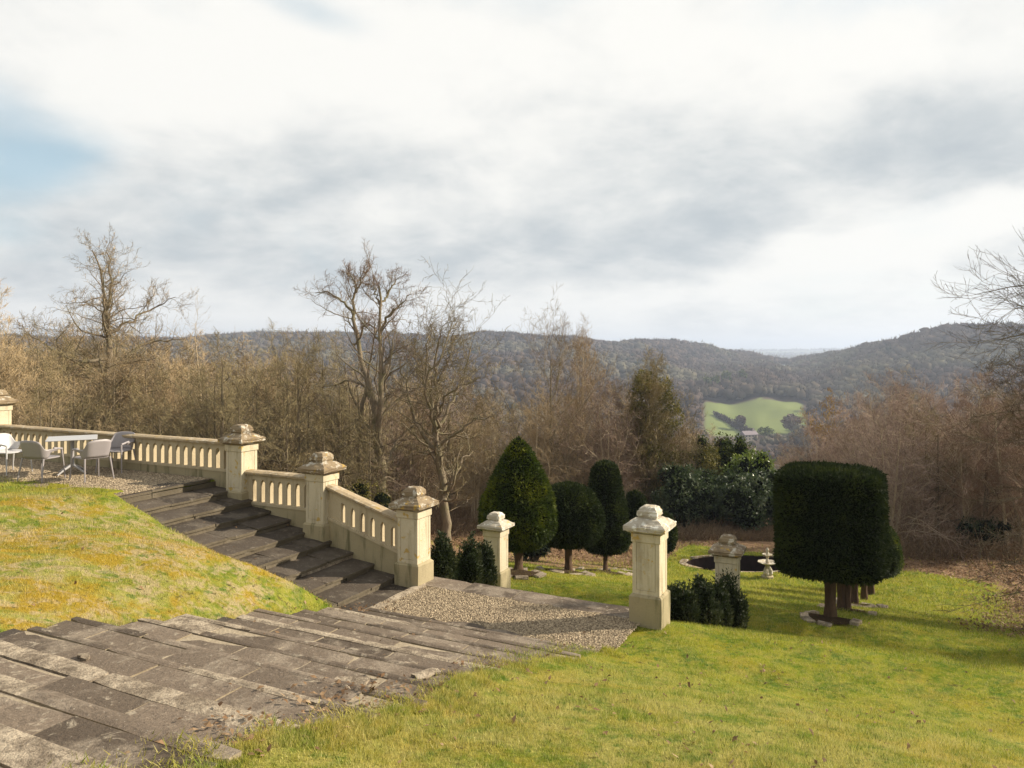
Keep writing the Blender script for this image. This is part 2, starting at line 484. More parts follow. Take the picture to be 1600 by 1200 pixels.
def f_gravel(g, b):
    p = POS(g); v = g.node('ShaderNodeTexVoronoi'); v.inputs['Scale'].default_value = 34; g.put(v.inputs['Vector'], p)
    col = g.mix(g.node('ShaderNodeSeparateColor') and v.outputs['Distance'], (.38, .30, .20), (.10, .075, .045))
    col = g.mix(g.math('MULTIPLY', g.step(g.noise(p, 1.6, 4, .6), .48, .62), .5), col, (.17, .135, .09))
    return col, v.outputs['Distance'], -.03
M_GRAVEL = material('gravel_bed', f_gravel, .9, .1)
M_PEB = material('pebbles', lambda g, b: (g.mix(ISL(g), (.13, .095, .06), (.48, .385, .26)), None, 0), .8, .2)
M_PLAST = material('taupe_plastic', lambda g, b: (g.mix(g.noise(OC(g), 3, 3), (.25, .225, .225), (.31, .28, .28)), None, 0), .42, .4)
M_PLASTW = material('off_white_plastic', lambda g, b: (g.mix(g.noise(OC(g), 3, 3), (.44, .425, .42), (.50, .485, .475)), None, 0), .42, .4)
M_METAL = material('grey_metal', lambda g, b: (g.mix(g.noise(OC(g), 6, 3), (.30, .29, .29), (.38, .37, .37)), None, 0), .45, .5)
M_TOP = material('tabletop_laminate', lambda g, b: (g.mix(g.noise(OC(g), 5, 3), (.36, .35, .345), (.42, .41, .40)), None, 0), .35, .5)
M_POOL = material('pool_lining', lambda g, b: (g.mix(g.noise(OC(g), 3, 4), (.012, .008, .008), (.04, .026, .022)), None, 0), .9, .05)
M_WATER = material('dark_water', lambda g, b: ((.006, .006, .006), g.noise(OC(g), 6, 2), .004), .08, .5)


def f_valley(g, b):
    p = POS(g); fa = g.node('ShaderNodeAttribute', attribute_name='field').outputs['Fac']
    wd = g.mix(g.noise(p, .05, 5, .7), (.055, .042, .035), (.12, .09, .07))
    fd = g.mix(g.noise(p, .02, 5, .6), (.125, .155, .055), (.18, .205, .08))
    return g.mix(fa, wd, fd), None, 0
M_VALLEY = material('valley_ground', f_valley, .95, .0)


def f_farwood(g, b):
    r = g.node('ShaderNodeAttribute', attribute_name='tint').outputs['Fac']; i = ISL(g); p = POS(g)
    c = g.mix(r, (.044, .032, .028), (.118, .084, .064))
    c = g.mix(g.step(g.noise(p, .006, 3, .6), .45, .62), c, (.13, .12, .075))
    c = g.mix(g.math('MULTIPLY', g.step(r, .93, .94), 1.0), c, (.022, .038, .018))
    c = g.mix(g.math('MULTIPLY', g.noise(p, .25, 4, .7), .7), c, (.05, .04, .035))
    return c, None, 0
M_FARWOOD = material('far_woodland', f_farwood, .95, .0)
M_ROOF = material('slate_roof', lambda g, b: (g.mix(g.noise(OC(g), 3, 3), (.16, .13, .14), (.26, .22, .23)), None, 0), .8, .2)
M_HWALL = material('rendered_wall', lambda g, b: (g.mix(g.noise(OC(g), 2, 3), (.30, .26, .22), (.38, .34, .29)), None, 0), .8, .2)
M_GLASS = material('window_pane', lambda g, b: ((.03, .035, .04), None, 0), .1, .5)

# ============================================================ the ground
def axis(lo, hi, fine_lo, fine_hi, fine, extra, grow=1.06):
    a = list(np.arange(fine_lo, fine_hi + 1e-6, fine))
    st = fine; x = fine_hi
    while x < hi: st *= grow; x += st; a.append(x)
    st = fine; x = fine_lo
    while x > lo: st *= grow; x -= st; a.append(x)
    for e in extra: a += [e - .012, e + .012]
    a = np.array(sorted(a)); keep = np.concatenate([[True], np.diff(a) > .009]); return a[keep]


ss = axis(-62, 48, -20, 9, .13, [S_TOP, S_L, S_R, S_TOP - .3])
tt = axis(-25, 62, 1.5, 20, .13, [*np.arange(33.2, 38.6, .16), T_LAND, 8.98, 9.33, T0 + .2, T0 + .25, T0 + .35, 15.4])
SSg, TTg = np.meshgrid(ss, tt)
GX, GY = st2xy(SSg, TTg); GZ = z_ground(GX, GY)
def litter_mask(s, t):
    m = sstep(37.6, 39.2, t + .1 * np.maximum(s, 0)) + sstep(-11.5, -13.5, s) * sstep(14, 16, t)
    m = m + .85 * sstep(-.5, 6.5, s - .12 * (t - 22)) * sstep(17.5, 23, t) + .5 * sstep(4, 9, s) * sstep(12, 18, t) + sstep(25, 36, t) * sstep(1, 9, s)
    m = m + .5 * sstep(8, 14, s)
    m = m + .8 * sstep(-9.0, -9.8, s) * sstep(20, 24, t)
    return np.clip(m, 0, 1)
LM = litter_mask(SSg, TTg)
ni, nj = len(tt), len(ss)
idx = np.arange(ni * nj).reshape(ni, nj)
q = np.stack([idx[:-1, :-1], idx[:-1, 1:], idx[1:, 1:], idx[1:, :-1]], -1).reshape(-1, 4)
me = mesh_np('lawn', np.stack([GX, GY, GZ], -1).reshape(-1, 3), q, M_LAWN, True)
a = me.attributes.new('litter', 'FLOAT', 'POINT'); a.data.foreach_set('value', LM.ravel().astype(np.float32))
tag(obj('lawn', me), 'sloping mossy winter lawn around the terrace and topiary', kind='structure')

# valley and hills: polar sheet to the horizon
pxs = np.concatenate([np.linspace(-1500, -100, 40, endpoint=False), np.linspace(-100, 1700, 260, endpoint=False), np.linspace(1700, 3100, 40)])
dd = np.concatenate([np.geomspace(30, 500, 60, endpoint=False), np.linspace(500, 1700, 130, endpoint=False), np.geomspace(1700, 9000, 30)])
PX, DD = np.meshgrid(pxs, dd); VX = (PX - HX) / F * DD
VZ = z_ground(VX, DD) - .6 * sstep(60, 45, DD)
VS, VT = xy2st(VX, DD)
ing = (VS > -62) & (VS < 48) & (VT < 61)
VZ = np.where(ing, VZ - 1.5, VZ)
FM = ((PX > 1098 + (720 - DD) * .0) & (PX < 1262 - (DD - 560) * .05) & (DD > 565) & (DD < 722 - np.abs(PX - 1190) * .15)).astype(np.float32)
FM = np.maximum(FM, ((PX > 1208) & (PX < 1240) & (DD > 1180) & (DD < 1330)).astype(np.float32))
FM = np.maximum(FM, ((PX > 965) & (PX < 985) & (DD > 1270)).astype(np.float32) * (DD < 1400))
FM = np.maximum(FM, ((DD > 2000) & (vn(PX * .05, DD * .004, 4) > .5)).astype(np.float32))
ni, nj = len(dd), len(pxs); idx = np.arange(ni * nj).reshape(ni, nj)
q = np.stack([idx[:-1, :-1], idx[:-1, 1:], idx[1:, 1:], idx[1:, :-1]], -1).reshape(-1, 4)
me = mesh_np('hills', np.stack([VX, DD, VZ], -1).reshape(-1, 3), q, M_VALLEY, True)
a = me.attributes.new('field', 'FLOAT', 'POINT'); a.data.foreach_set('value', FM.ravel())
tag(obj('hills', me), 'wooded valley sides with a green field', kind='structure')

# ============================================================ grass, litter and gravel (uncountable stuff)
NR = np.random.default_rng(7)


def is_turf(s, t):
    bad = (s > S_L - .0) & (s < np.where(t < T_LAND, edge_r(t), S_R + .02)) & (t < 15.5)
    qx, qy = st2xy(s, t); bad |= np.hypot((qx - POOL[0]) / (POOL[2] * 1.12), (qy - POOL[1]) / (POOL[3] * 1.14)) < 1
    bad |= (s < S_L) & (t > 8.98) & (t < T0 + .3)
    bad &= ~((s < S_TOP - .3) & (t < 9.3))
    return ~bad


def blades(n, r0, r1, a0, a1, h0, h1, wd, seed, keep=None):
    g = np.random.default_rng(seed)
    r = np.exp(g.uniform(math.log(r0), math.log(r1), n)); th = g.uniform(a0, a1, n)
    x, y = r * np.sin(th), r * np.cos(th); s, t = xy2st(x, y)
    k = is_turf(s, t) & (g.random(n) > litter_mask(s, t) * .93)
    if keep is not None: k &= keep(s, t)
    x, y, s, t, r = x[k], y[k], s[k], t[k], r[k]; n = len(x)
    z = z_garden(s, t)
    sc = np.maximum(1, r / 9.0) ** .75
    h = g.uniform(h0, h1, n) * sc * (.55 + .9 * vn(x * 1.7, y * 1.7, 3)); wv = wd * sc * g.uniform(.7, 1.3, n)
    a = g.uniform(0, math.tau, n); lean = g.uniform(.1, 1.1, n) * h; la = g.uniform(0, math.tau, n)
    p = np.stack([x, y, z - .008], -1); dx = np.stack([np.cos(a), np.sin(a), np.zeros(n)], -1) * wv[:, None] / 2
    tip = p + np.stack([np.cos(la) * lean, np.sin(la) * lean, h + .008], -1)
    v = np.stack([p - dx, p + dx, tip], 1).reshape(-1, 3)
    return v


V = np.concatenate([blades(520000, 3.2, 30, R(-44), R(42), .016, .046, .0058, 1),
                    blades(60000, 30, 46, R(-8), R(36), .03, .05, .009, 2),
                    # longer tufts along the edges of the front flight
                    blades(600000, 3.0, 14, R(-44), R(20), .02, .055, .006, 3, lambda s, t: ((s > edge_r(t)) & (s < edge_r(t) + .12 + .3 * vn(t * 3, t * 0, 4)) & (t < 9.6)) | ((s < S_L) & (s > S_L - .12) & (t < 9)) | ((t > 8.86) & (t < 8.98) & (s < S_L) & (s > S_TOP)))])
fa = np.arange(len(V)).reshape(-1, 3)
tag(obj('grass', mesh_np('grass', V, fa, M_BLADE)), 'short yellow green winter grass and moss', kind='stuff')


def creeping(n):
    """grass growing over the right hand ends of the treads"""
    g = np.random.default_rng(11)
    t = g.uniform(1.5, 9.4, n); s = edge_r(t) - np.abs(g.normal(0, .16, n)) * (.5 + 1.3 * vn(t * 1.7, t * 0, 8)); j = np.clip(np.floor((t - T_TOP) / PIT1), 0, 13)
    z = LAND + RISE1 * (14 - j)
    k = g.random(n) > .1; s, t, z = s[k], t[k], z[k]; n = len(s); x, y = st2xy(s, t)
    h = g.uniform(.02, .06, n); a = g.uniform(0, math.tau, n); la = g.uniform(0, math.tau, n); ln = g.uniform(.3, 1.2, n) * h
    p = np.stack([x, y, z], -1); dx = np.stack([np.cos(a), np.sin(a), 0 * a], -1) * .0035
    return np.stack([p - dx, p + dx, p + np.stack([np.cos(la) * ln, np.sin(la) * ln, h], -1)], 1).reshape(-1, 3)
V = creeping(9000)
tag(obj('grass_tufts', mesh_np('grass_tufts', V, np.arange(len(V)).reshape(-1, 3), M_BLADE)), 'tufts of grass creeping over the step ends', kind='stuff')


def scatter_leaves(x, y, z, size, seed, flat=.5):
    g = np.random.default_rng(seed); n = len(x)
    a = g.uniform(0, math.tau, n); u = np.stack([np.cos(a), np.sin(a), g.normal(0, flat, n)], -1); vv = np.stack([-np.sin(a), np.cos(a), g.normal(0, flat, n)], -1)
    sz = size * g.uniform(.6, 1.4, n)[:, None]; p = np.stack([x, y, z + .012 + .3 * sz[:, 0]], -1)
    curl = np.stack([np.zeros(n), np.zeros(n), g.uniform(-.3, .5, n)], -1) * sz
    v = np.stack([p - u * sz, p + vv * sz * .55 + curl, p + u * sz, p - vv * sz * .55 + curl], 1).reshape(-1, 3)
    i = np.arange(n)[:, None] * 4
    f = np.concatenate([i + [0, 1, 3], i + [1, 2, 3]], 0)
    return v, f


def litter_pts(n, seed):
    g = np.random.default_rng(seed); r = np.exp(g.uniform(math.log(3.5), math.log(48), n)); th = g.uniform(R(-42), R(42), n)
    x, y = r * np.sin(th), r * np.cos(th); s, t = xy2st(x, y)
    cl = vn(s * .9, t * .9, 21) * vn(s * 4, t * 4, 22)
    k = is_turf(s, t) & (g.random(n) < litter_mask(s, t) * .8 + .012 + .10 * (cl > .55))
    return x[k], y[k], r[k]
x, y, r = litter_pts(90000, 5); z = z_ground(x, y)
v1, f1 = scatter_leaves(x, y, z, .032 * np.maximum(1, r / 12)[:, None] ** .6 if False else .024, 6)
# leaves caught on the treads and at the foot of the flights
g_ = np.random.default_rng(9); lx, ly, lz = [], [], []
for (s0, t0, sd_, n) in ((-3.75, 4.9, .28, 240), (-3.65, 3.6, .22, 130), (-7.2, 9.5, .22, 90), (-7.55, 9.2, .2, 60), (-3.7, 6.9, .2, 60), (-3.9, 9.6, .3, 30), (-5.5, 7.5, 1.6, 60), (-9, 10, 1.5, 50)):
    s = g_.normal(s0, sd_, n); t = g_.normal(t0, sd_ * 1.4, n)
    j = np.clip(np.floor((t - T_TOP) / PIT1), 0, 14); z1 = LAND + RISE1 * (14 - j)
    i2 = np.clip(np.floor((s - S_TOP) / PIT2) + 1, 0, 10); z2 = TERR - RISE2 * i2
    zz_ = np.where(s < S_L, np.where(t > 8.98, z2, z_garden(s, t)), np.where(s > S_R, z_garden(s, t), z1))
    a, b = st2xy(s, t); lx.append(a); ly.append(b); lz.append(zz_)
v2, f2 = scatter_leaves(np.concatenate(lx), np.concatenate(ly), np.concatenate(lz), .026, 10, .3)
me = mesh_np('fallen_leaves', np.concatenate([v1, v2]), np.concatenate([f1, f2 + len(v1)]), M_LEAF)
tag(obj('fallen_leaves', me), 'brown fallen leaves scattered over grass and steps', kind='stuff')

# gravel beds
def sheet(name, s0, s1, t0, t1, z, mat, label, n=10):
    a = np.linspace(s0, s1, n); b = np.linspace(t0, t1, n); A, B = np.meshgrid(a, b); x, y = st2xy(A, B)
    i = np.arange(n * n).reshape(n, n); q = np.stack([i[:-1, :-1], i[:-1, 1:], i[1:, 1:], i[1:, :-1]], -1).reshape(-1, 4)
    return tag(obj(name, mesh_np(name, np.stack([x, y, np.full_like(x, z)], -1).reshape(-1, 3), q, mat)), label, kind='structure')
sheet('gravel_landing', S_L, S_R, T_LAND, T0 - .05, LAND + .004, M_GRAVEL, 'gravel landing between the stone piers')
sheet('gravel_terrace', -30, S_TOP - .02, 8.9, T0 - .1, TERR + .004, M_GRAVEL, 'gravel terrace behind the balustrade')


def pebbles(n, s0, s1, t0, t1, z, size, seed, ok=None):
    g = np.random.default_rng(seed); s = g.uniform(s0, s1, n); t = g.uniform(t0, t1, n)
    if ok is not None: k = ok(s, t, g.random(len(s))); s, t = s[k], t[k]
    n = len(s); x, y = st2xy(s, t); sz = size * g.uniform(.5, 1.5, n)
    base = np.array([[1, 0, 0], [0, 1, 0], [-1, 0, 0], [0, -1, 0], [0, 0, .8], [0, 0, -.8]], float)
    f = np.array([[0, 1, 4], [1, 2, 4], [2, 3, 4], [3, 0, 4], [1, 0, 5], [2, 1, 5], [3, 2, 5], [0, 3, 5]])[:4]
    v = base[None] * sz[:, None, None] * g.uniform(.6, 1.2, (n, 6, 3)); a = g.uniform(0, math.tau, n); c, s_ = np.cos(a)[:, None], np.sin(a)[:, None]
    v = np.stack([v[..., 0] * c - v[..., 1] * s_, v[..., 0] * s_ + v[..., 1] * c, v[..., 2]], -1) + np.stack([x, y, np.full(n, z)], -1)[:, None]
    return v.reshape(-1, 3), (f[None] + np.arange(n)[:, None, None] * 6).reshape(-1, 3)
pv = [pebbles(26000, S_L - .0, S_R + .08, T_LAND - .15, T0 - .13, LAND + .008, .014, 1, lambda s, t, q: (t > T_LAND + .05 + .15 * vn(s * 2, s * 0, 3)) & (q > .45 * sstep(T0 - .5, T0 - .15, t))),
      pebbles(26000, -20.5, S_TOP - .05, 8.9, T0 - .15, TERR + .008, .013, 2, lambda s, t, q: t > 9.1 + .35 * vn(s * 1.3, s * 0, 6) - .2 * (s > S_TOP - .8)),
      pebbles(500, S_L, S_R, 2, T_LAND, -5, .012, 4)]
vs_, fs_, o_ = [], [], 0
for v, f in pv[:2]: vs_.append(v); fs_.append(f + o_); o_ += len(v)
tag(obj('gravel', mesh_np('gravel', np.concatenate(vs_), np.concatenate(fs_), M_PEB)), 'loose pale gravel on landing and terrace', kind='stuff')

# ============================================================ stone flights
RG = random.Random(3)


def slab_mesh(lx, ly, th, rng, rag=.007, warp=.010):
    """a worn slab, top at z=0, corner at the origin"""
    nx, ny = max(3, int(lx / .16)), max(3, int(ly / .16)); v = []
    sd_ = rng.random() * 50
    cut = [rng.choice([0, 0, 0, 1]) * rng.uniform(.01, .035) for _ in range(4)]
    for j in range(ny + 1):
        for i in range(nx + 1):
            u, w_ = i / nx, j / ny
            x, y = u * lx, w_ * ly
            e = min(u * nx, (1 - u) * nx, w_ * ny, (1 - w_) * ny)
            z = warp * (math.sin(u * 3 + sd_) * .5 + math.sin(w_ * 4 + sd_ * 2) * .5) * .6 - (.007 if e < .5 else 0)
            if e < .5:
                x += rng.uniform(-rag, rag) * (1 if 0 < u < 1 else .6); y += rng.uniform(-rag, rag)
            for c, (cu, cw) in enumerate(((0, 0), (1, 0), (0, 1), (1, 1))):
                if u == cu and w_ == cw: x += (1 if cu == 0 else -1) * cut[c]; y += (1 if cw == 0 else -1) * cut[c]
            v.append((x, y, z))
    n = len(v); ring = [i for i in range(nx + 1)] + [(j * (nx + 1) + nx) for j in range(1, ny + 1)] + [ny * (nx + 1) + i for i in range(nx - 1, -1, -1)] + [j * (nx + 1) for j in range(ny - 1, 0, -1)]
    low = [(v[i][0] + rng.uniform(-.006, .006), v[i][1] + rng.uniform(-.006, .006), -th) for i in ring]
    q = [(j * (nx + 1) + i, j * (nx + 1) + i + 1, (j + 1) * (nx + 1) + i + 1, (j + 1) * (nx + 1) + i) for j in range(ny) for i in range(nx)]
    m = len(ring); q += [(ring[(k + 1) % m], ring[k], n + k, n + (k + 1) % m) for k in range(m)]
    return v + low, np.array(q)


def slab(name, parent, s0, s1, t0, t1, z, th, rng, mat, rag=.007, tilt=.006, warp=.010, ry=0):
    v, q = slab_mesh(s1 - s0, t1 - t0, th, rng, rag, warp)
    o = obj(name, mesh_np(name, v, q, mat), parent, (s0, t0, z), (rng.uniform(-tilt, tilt), rng.uniform(-tilt, tilt) + ry, 0))
    return o


def cuts(a, b, lo, hi, rng):
    xs = [a]
    while b - xs[-1] > hi * 1.25: xs.append(xs[-1] + rng.uniform(lo, hi))
    xs.append(b); return xs


def box_part(name, parent, x0, x1, y0, y1, z0, z1, mat, bev=.006):
    bm = bmesh.new(); bm_box(bm, x0, x1, y0, y1, z0, z1, bev); return obj(name, bm, parent, mat=mat)


fl1 = thing('stone_staircase', 'broad worn flight of dark paving steps descending through the grass in the foreground', 'stairs', (0, 0, 0), -TH)
for j in range(14):
    t0 = T_TOP + PIT1 * j; t1 = t0 + PIT1; z = LAND + RISE1 * (14 - j)
    sL = S_L + (.0, .25, -.12, .1)[j % 4] - (.1 if j < 4 else 0); sR = float(edge_r(np.array([t0 + .4]))[0]) + .07 + RG.uniform(-.03, .03)
    if j > 11: sR = S_R + .02
    if j < 2: sL = S_L
    pale = j in (3, 4, 2) ; band = 0
    tb = t1 + .035
    band = {2: .20, 3: .11, 4: .15, 9: .07}.get(j, .055)
    xs = cuts(sL, sR, .8, 1.5, RG)
    for a, b in (zip(xs[:-1], xs[1:]) if band else ()):
        pm = M_PALE if (j in (2, 3, 4, 9) and RG.random() < .75) or RG.random() < .25 else M_SLAB
        slab('kerb_stone', fl1, a + .003, b - .003, t1 - band, tb + RG.uniform(-.006, .006), z + RG.uniform(-.006, .002), .055, RG, pm, .005, .004, .006)
    if band: tb = t1 - band - RG.uniform(.010, .022)
    xs = cuts(sL, sR, .62, 1.12, RG)
    for k, (a, b) in enumerate(zip(xs[:-1], xs[1:])):
        mt = M_PALE if (RG.random() < (.25 if j == 4 else .05)) else M_SLAB
        if j == 6 and k == len(xs) - 2: continue                      # a missing slab, rubble shows
        slab('slab', fl1, a + .007, b - .007, t0 + .006, tb, z + RG.uniform(-.006, .006), .05, RG, mt, .005, .003)
    box_part('mortar_bed', fl1, sL + .03, sR - .03, t0 + .03, tb - .012, z - .045, z - .013, M_MORTAR, 0)
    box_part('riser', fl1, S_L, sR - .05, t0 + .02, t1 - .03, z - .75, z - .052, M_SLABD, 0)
# rubble in the gap where slabs have gone
zr_ = LAND + RISE1 * (14 - 6) - .05
for k in range(26):
    bm = bmesh.new(); bmesh.ops.create_icosphere(bm, subdivisions=1, radius=RG.uniform(.03, .09)); jitter(bm, .018, RG)
    for v in bm.verts: v.co.z *= .5
    obj('stone', bm, fl1, (RG.uniform(-4.15, S_R), RG.uniform(T_TOP + PIT1 * 6 + .05, T_TOP + PIT1 * 7), zr_ + RG.uniform(0, .02)), (0, 0, RG.uniform(0, 3)), M_PALE)
for (a, t, z_, sx_, sy_, rz) in ((-4.3, 5.15, 0, .30, .16, .3), (-5.0, 3.75, 0, .17, .05, .8), (-5.9, 4.05, 0, .12, .06, 2.5), (-4.5, 6.4, 0, .20, .07, .4), (-3.9, 5.9, 0, .25, .12, 1.2), (-6.3, 5.0, 0, .06, .05, 0)):
    j = int((t - T_TOP) / PIT1); z = LAND + RISE1 * (14 - j)
    v, q = slab_mesh(sx_, sy_, .03, RG, .02)
    obj('stone', mesh_np('stone', v, q, M_PALE), fl1, (a, t, z + .035), (.05, -.04, rz))

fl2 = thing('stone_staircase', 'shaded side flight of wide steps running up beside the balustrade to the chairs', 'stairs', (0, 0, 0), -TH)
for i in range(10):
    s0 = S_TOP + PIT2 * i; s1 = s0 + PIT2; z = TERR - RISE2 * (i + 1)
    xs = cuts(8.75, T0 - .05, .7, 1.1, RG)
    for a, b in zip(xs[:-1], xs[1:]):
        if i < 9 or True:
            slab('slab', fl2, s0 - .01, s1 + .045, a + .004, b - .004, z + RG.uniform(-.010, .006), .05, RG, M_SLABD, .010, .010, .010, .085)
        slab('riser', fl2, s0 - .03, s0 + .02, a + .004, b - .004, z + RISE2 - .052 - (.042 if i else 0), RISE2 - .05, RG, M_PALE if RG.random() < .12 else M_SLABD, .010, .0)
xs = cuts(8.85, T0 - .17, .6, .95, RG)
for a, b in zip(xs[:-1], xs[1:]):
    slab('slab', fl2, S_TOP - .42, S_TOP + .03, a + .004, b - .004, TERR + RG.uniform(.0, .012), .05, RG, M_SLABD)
xs = cuts(T_LAND, T0 + .1, .6, .8, RG)
for a, b in zip(xs[:-1], xs[1:]): slab('slab', fl2, S_L - .02, S_L + .16, a, b - .006, LAND + .02, .06, RG, M_PALE)

# slab sill of the landing between the near piers, then the lower flight
fl3 = thing('stone_staircase', 'lower flight of stone steps from the gravel landing down to the lawn between the piers', 'stairs', (0, 0, 0), -TH)
xs = cuts(S_L - .0, S_R - .02, .55, .95, RG)
for a, b in zip(xs[:-1], xs[1:]):
    slab('slab', fl3, a + .004, b - .004, T0 - .12, T0 + .38, LAND + .012 + RG.uniform(-.005, .005), .06, RG, M_SLAB)
for j in range(8):
    t0 = T0 + .34 + j * .49; z = LAND - .168 * (j + 1)
    box_part('slab', fl3, S_L + .15, S_R - .1, t0, t0 + .51, z - .06, z, M_SLAB)
    box_part('riser', fl3, S_L + .18, S_R - .13, t0 + .01, t0 + .47, z - .55, z - .064, M_PALE, 0)
# rounded kerb stones sunk at the near edge of the gravel
ke = thing('edging_stones', 'half sunk rounded paving pieces along the near edge of the gravel landing', 'edging', (0, 0, 0), -TH)
for (a, t, r_) in ((-5.55, 9.62, .24), (-4.95, 9.55, .26), (-4.3, 9.5, .24), (-6.3, 9.55, .2)):
    bm = bmesh.new(); bm_rings(bm, [[(p[0] * 1.5, p[1] * .8, p[2]) for p in circ(r_, -.03, 14)], [(p[0] * 1.5, p[1] * .8, p[2]) for p in circ(r_ * .97, .03, 14)]]); jitter(bm, .008, RG)
    obj('stone', bm, ke, (a, t, LAND + .01), (0, 0, RG.uniform(-.2, .2)), M_SLAB)

# ============================================================ piers
def make_pier(label, s, t, zbase, capm, seed, plh=.40):
    rg = random.Random(seed)
    x, y = st2xy(s, t); th = thing('stone_pier', label, 'pier', (x, y, zbase), -TH, 'stone piers of the terrace')
    bm = bmesh.new(); bm_rings(bm, [sq(.245, -.4), sq(.245, plh - .03), sq(.215, plh)])
    bmesh.ops.subdivide_edges(bm, edges=bm.edges[:], cuts=3, use_grid_fill=True); jitter(bm, .0035, rg)
    obj('plinth', bm, th, mat=M_PLINTH)
    bm = bmesh.new(); z0, z1 = plh, plh + .90
    fs = bm_box(bm, -.205, .205, -.205, .205, z0, z1)
    side = [f for f in fs if abs(f.normal.z) < .5]; bm.normal_update(); side = [f for f in bm.faces if abs(f.normal.z) < .5]
    # cut the neck off first: inset the panel below it
    bmesh.ops.inset_individual(bm, faces=side, thickness=.085, depth=0)
    bmesh.ops.inset_individual(bm, faces=side, thickness=.006, depth=-.012)
    bmesh.ops.inset_individual(bm, faces=side, thickness=.006, depth=.010)
    obj('shaft', bm, th, mat=M_STONE)
    bm = bmesh.new(); bm_rings(bm, [sq(.212, z1 - .13), sq(.222, z1 - .12), sq(.222, z1), sq(.235, z1 + .001)])
    obj('neck', bm, th, mat=M_STONE)
    bm = bmesh.new(); c = z1
    bm_rings(bm, [sq(.225, c + .002), sq(.285, c + .045), sq(.315, c + .052), sq(.320, c + .115), sq(.285, c + .135), sq(.16, c + .215)])
    bmesh.ops.subdivide_edges(bm, edges=bm.edges[:], cuts=3, use_grid_fill=True); jitter(bm, .0075, rg)
    for f in bm.faces: f.smooth = False
    obj('cap', bm, th, mat=capm)
    bm = bmesh.new(); c += .212
    bm_rings(bm, [sq(.135, c), sq(.14, c + .03), sq(.155, c + .045), sq(.15, c + .105), sq(.11, c + .16), sq(.07, c + .175)])
    bmesh.ops.subdivide_edges(bm, edges=bm.edges[:], cuts=2, use_grid_fill=True); jitter(bm, .007, rg)
    obj('finial', bm, th, rot=(0, 0, rg.uniform(-.06, .06)), mat=capm)
    return th


ZP = 1.687
make_pier('lichen topped stone pier at the far left end of the balustrade behind the chairs', S_G, T0, -1.05 - ZP + .10, M_CAP, 1)
make_pier('cream stone pier at the head of the side steps, right of the table and chairs', S_A, T0, -1.46 - ZP, M_CAP, 2)
make_pier('cream stone pier halfway down the side steps, between level and sloping balustrade', S_B, T0, -1.89 - ZP, M_CAP, 3)
make_pier('cream stone pier at the foot of the sloping balustrade, left of the gravel landing', S_C, T0, -2.37 - ZP, M_CAP, 4)
make_pier('tall near stone pier with white lichen cap at the right corner of the gravel landing', S_E, T0, -2.34 - ZP, M_CAPW, 5, .42)
xd, yd = at(775, 17.4), 17.4; sD, tD = xy2st(xd, yd)
make_pier('lower stone pier with white lichen cap in front of the cone topiary', sD, tD, -3.66 - ZP, M_CAPW, 6)
xf, yf = at(1137, 15.3), 15.3; sF, tF = xy2st(xf, yf)
make_pier('lower stone pier rising behind the dark bushes near the pool', sF, tF, -3.67 - ZP, M_CAP, 7)

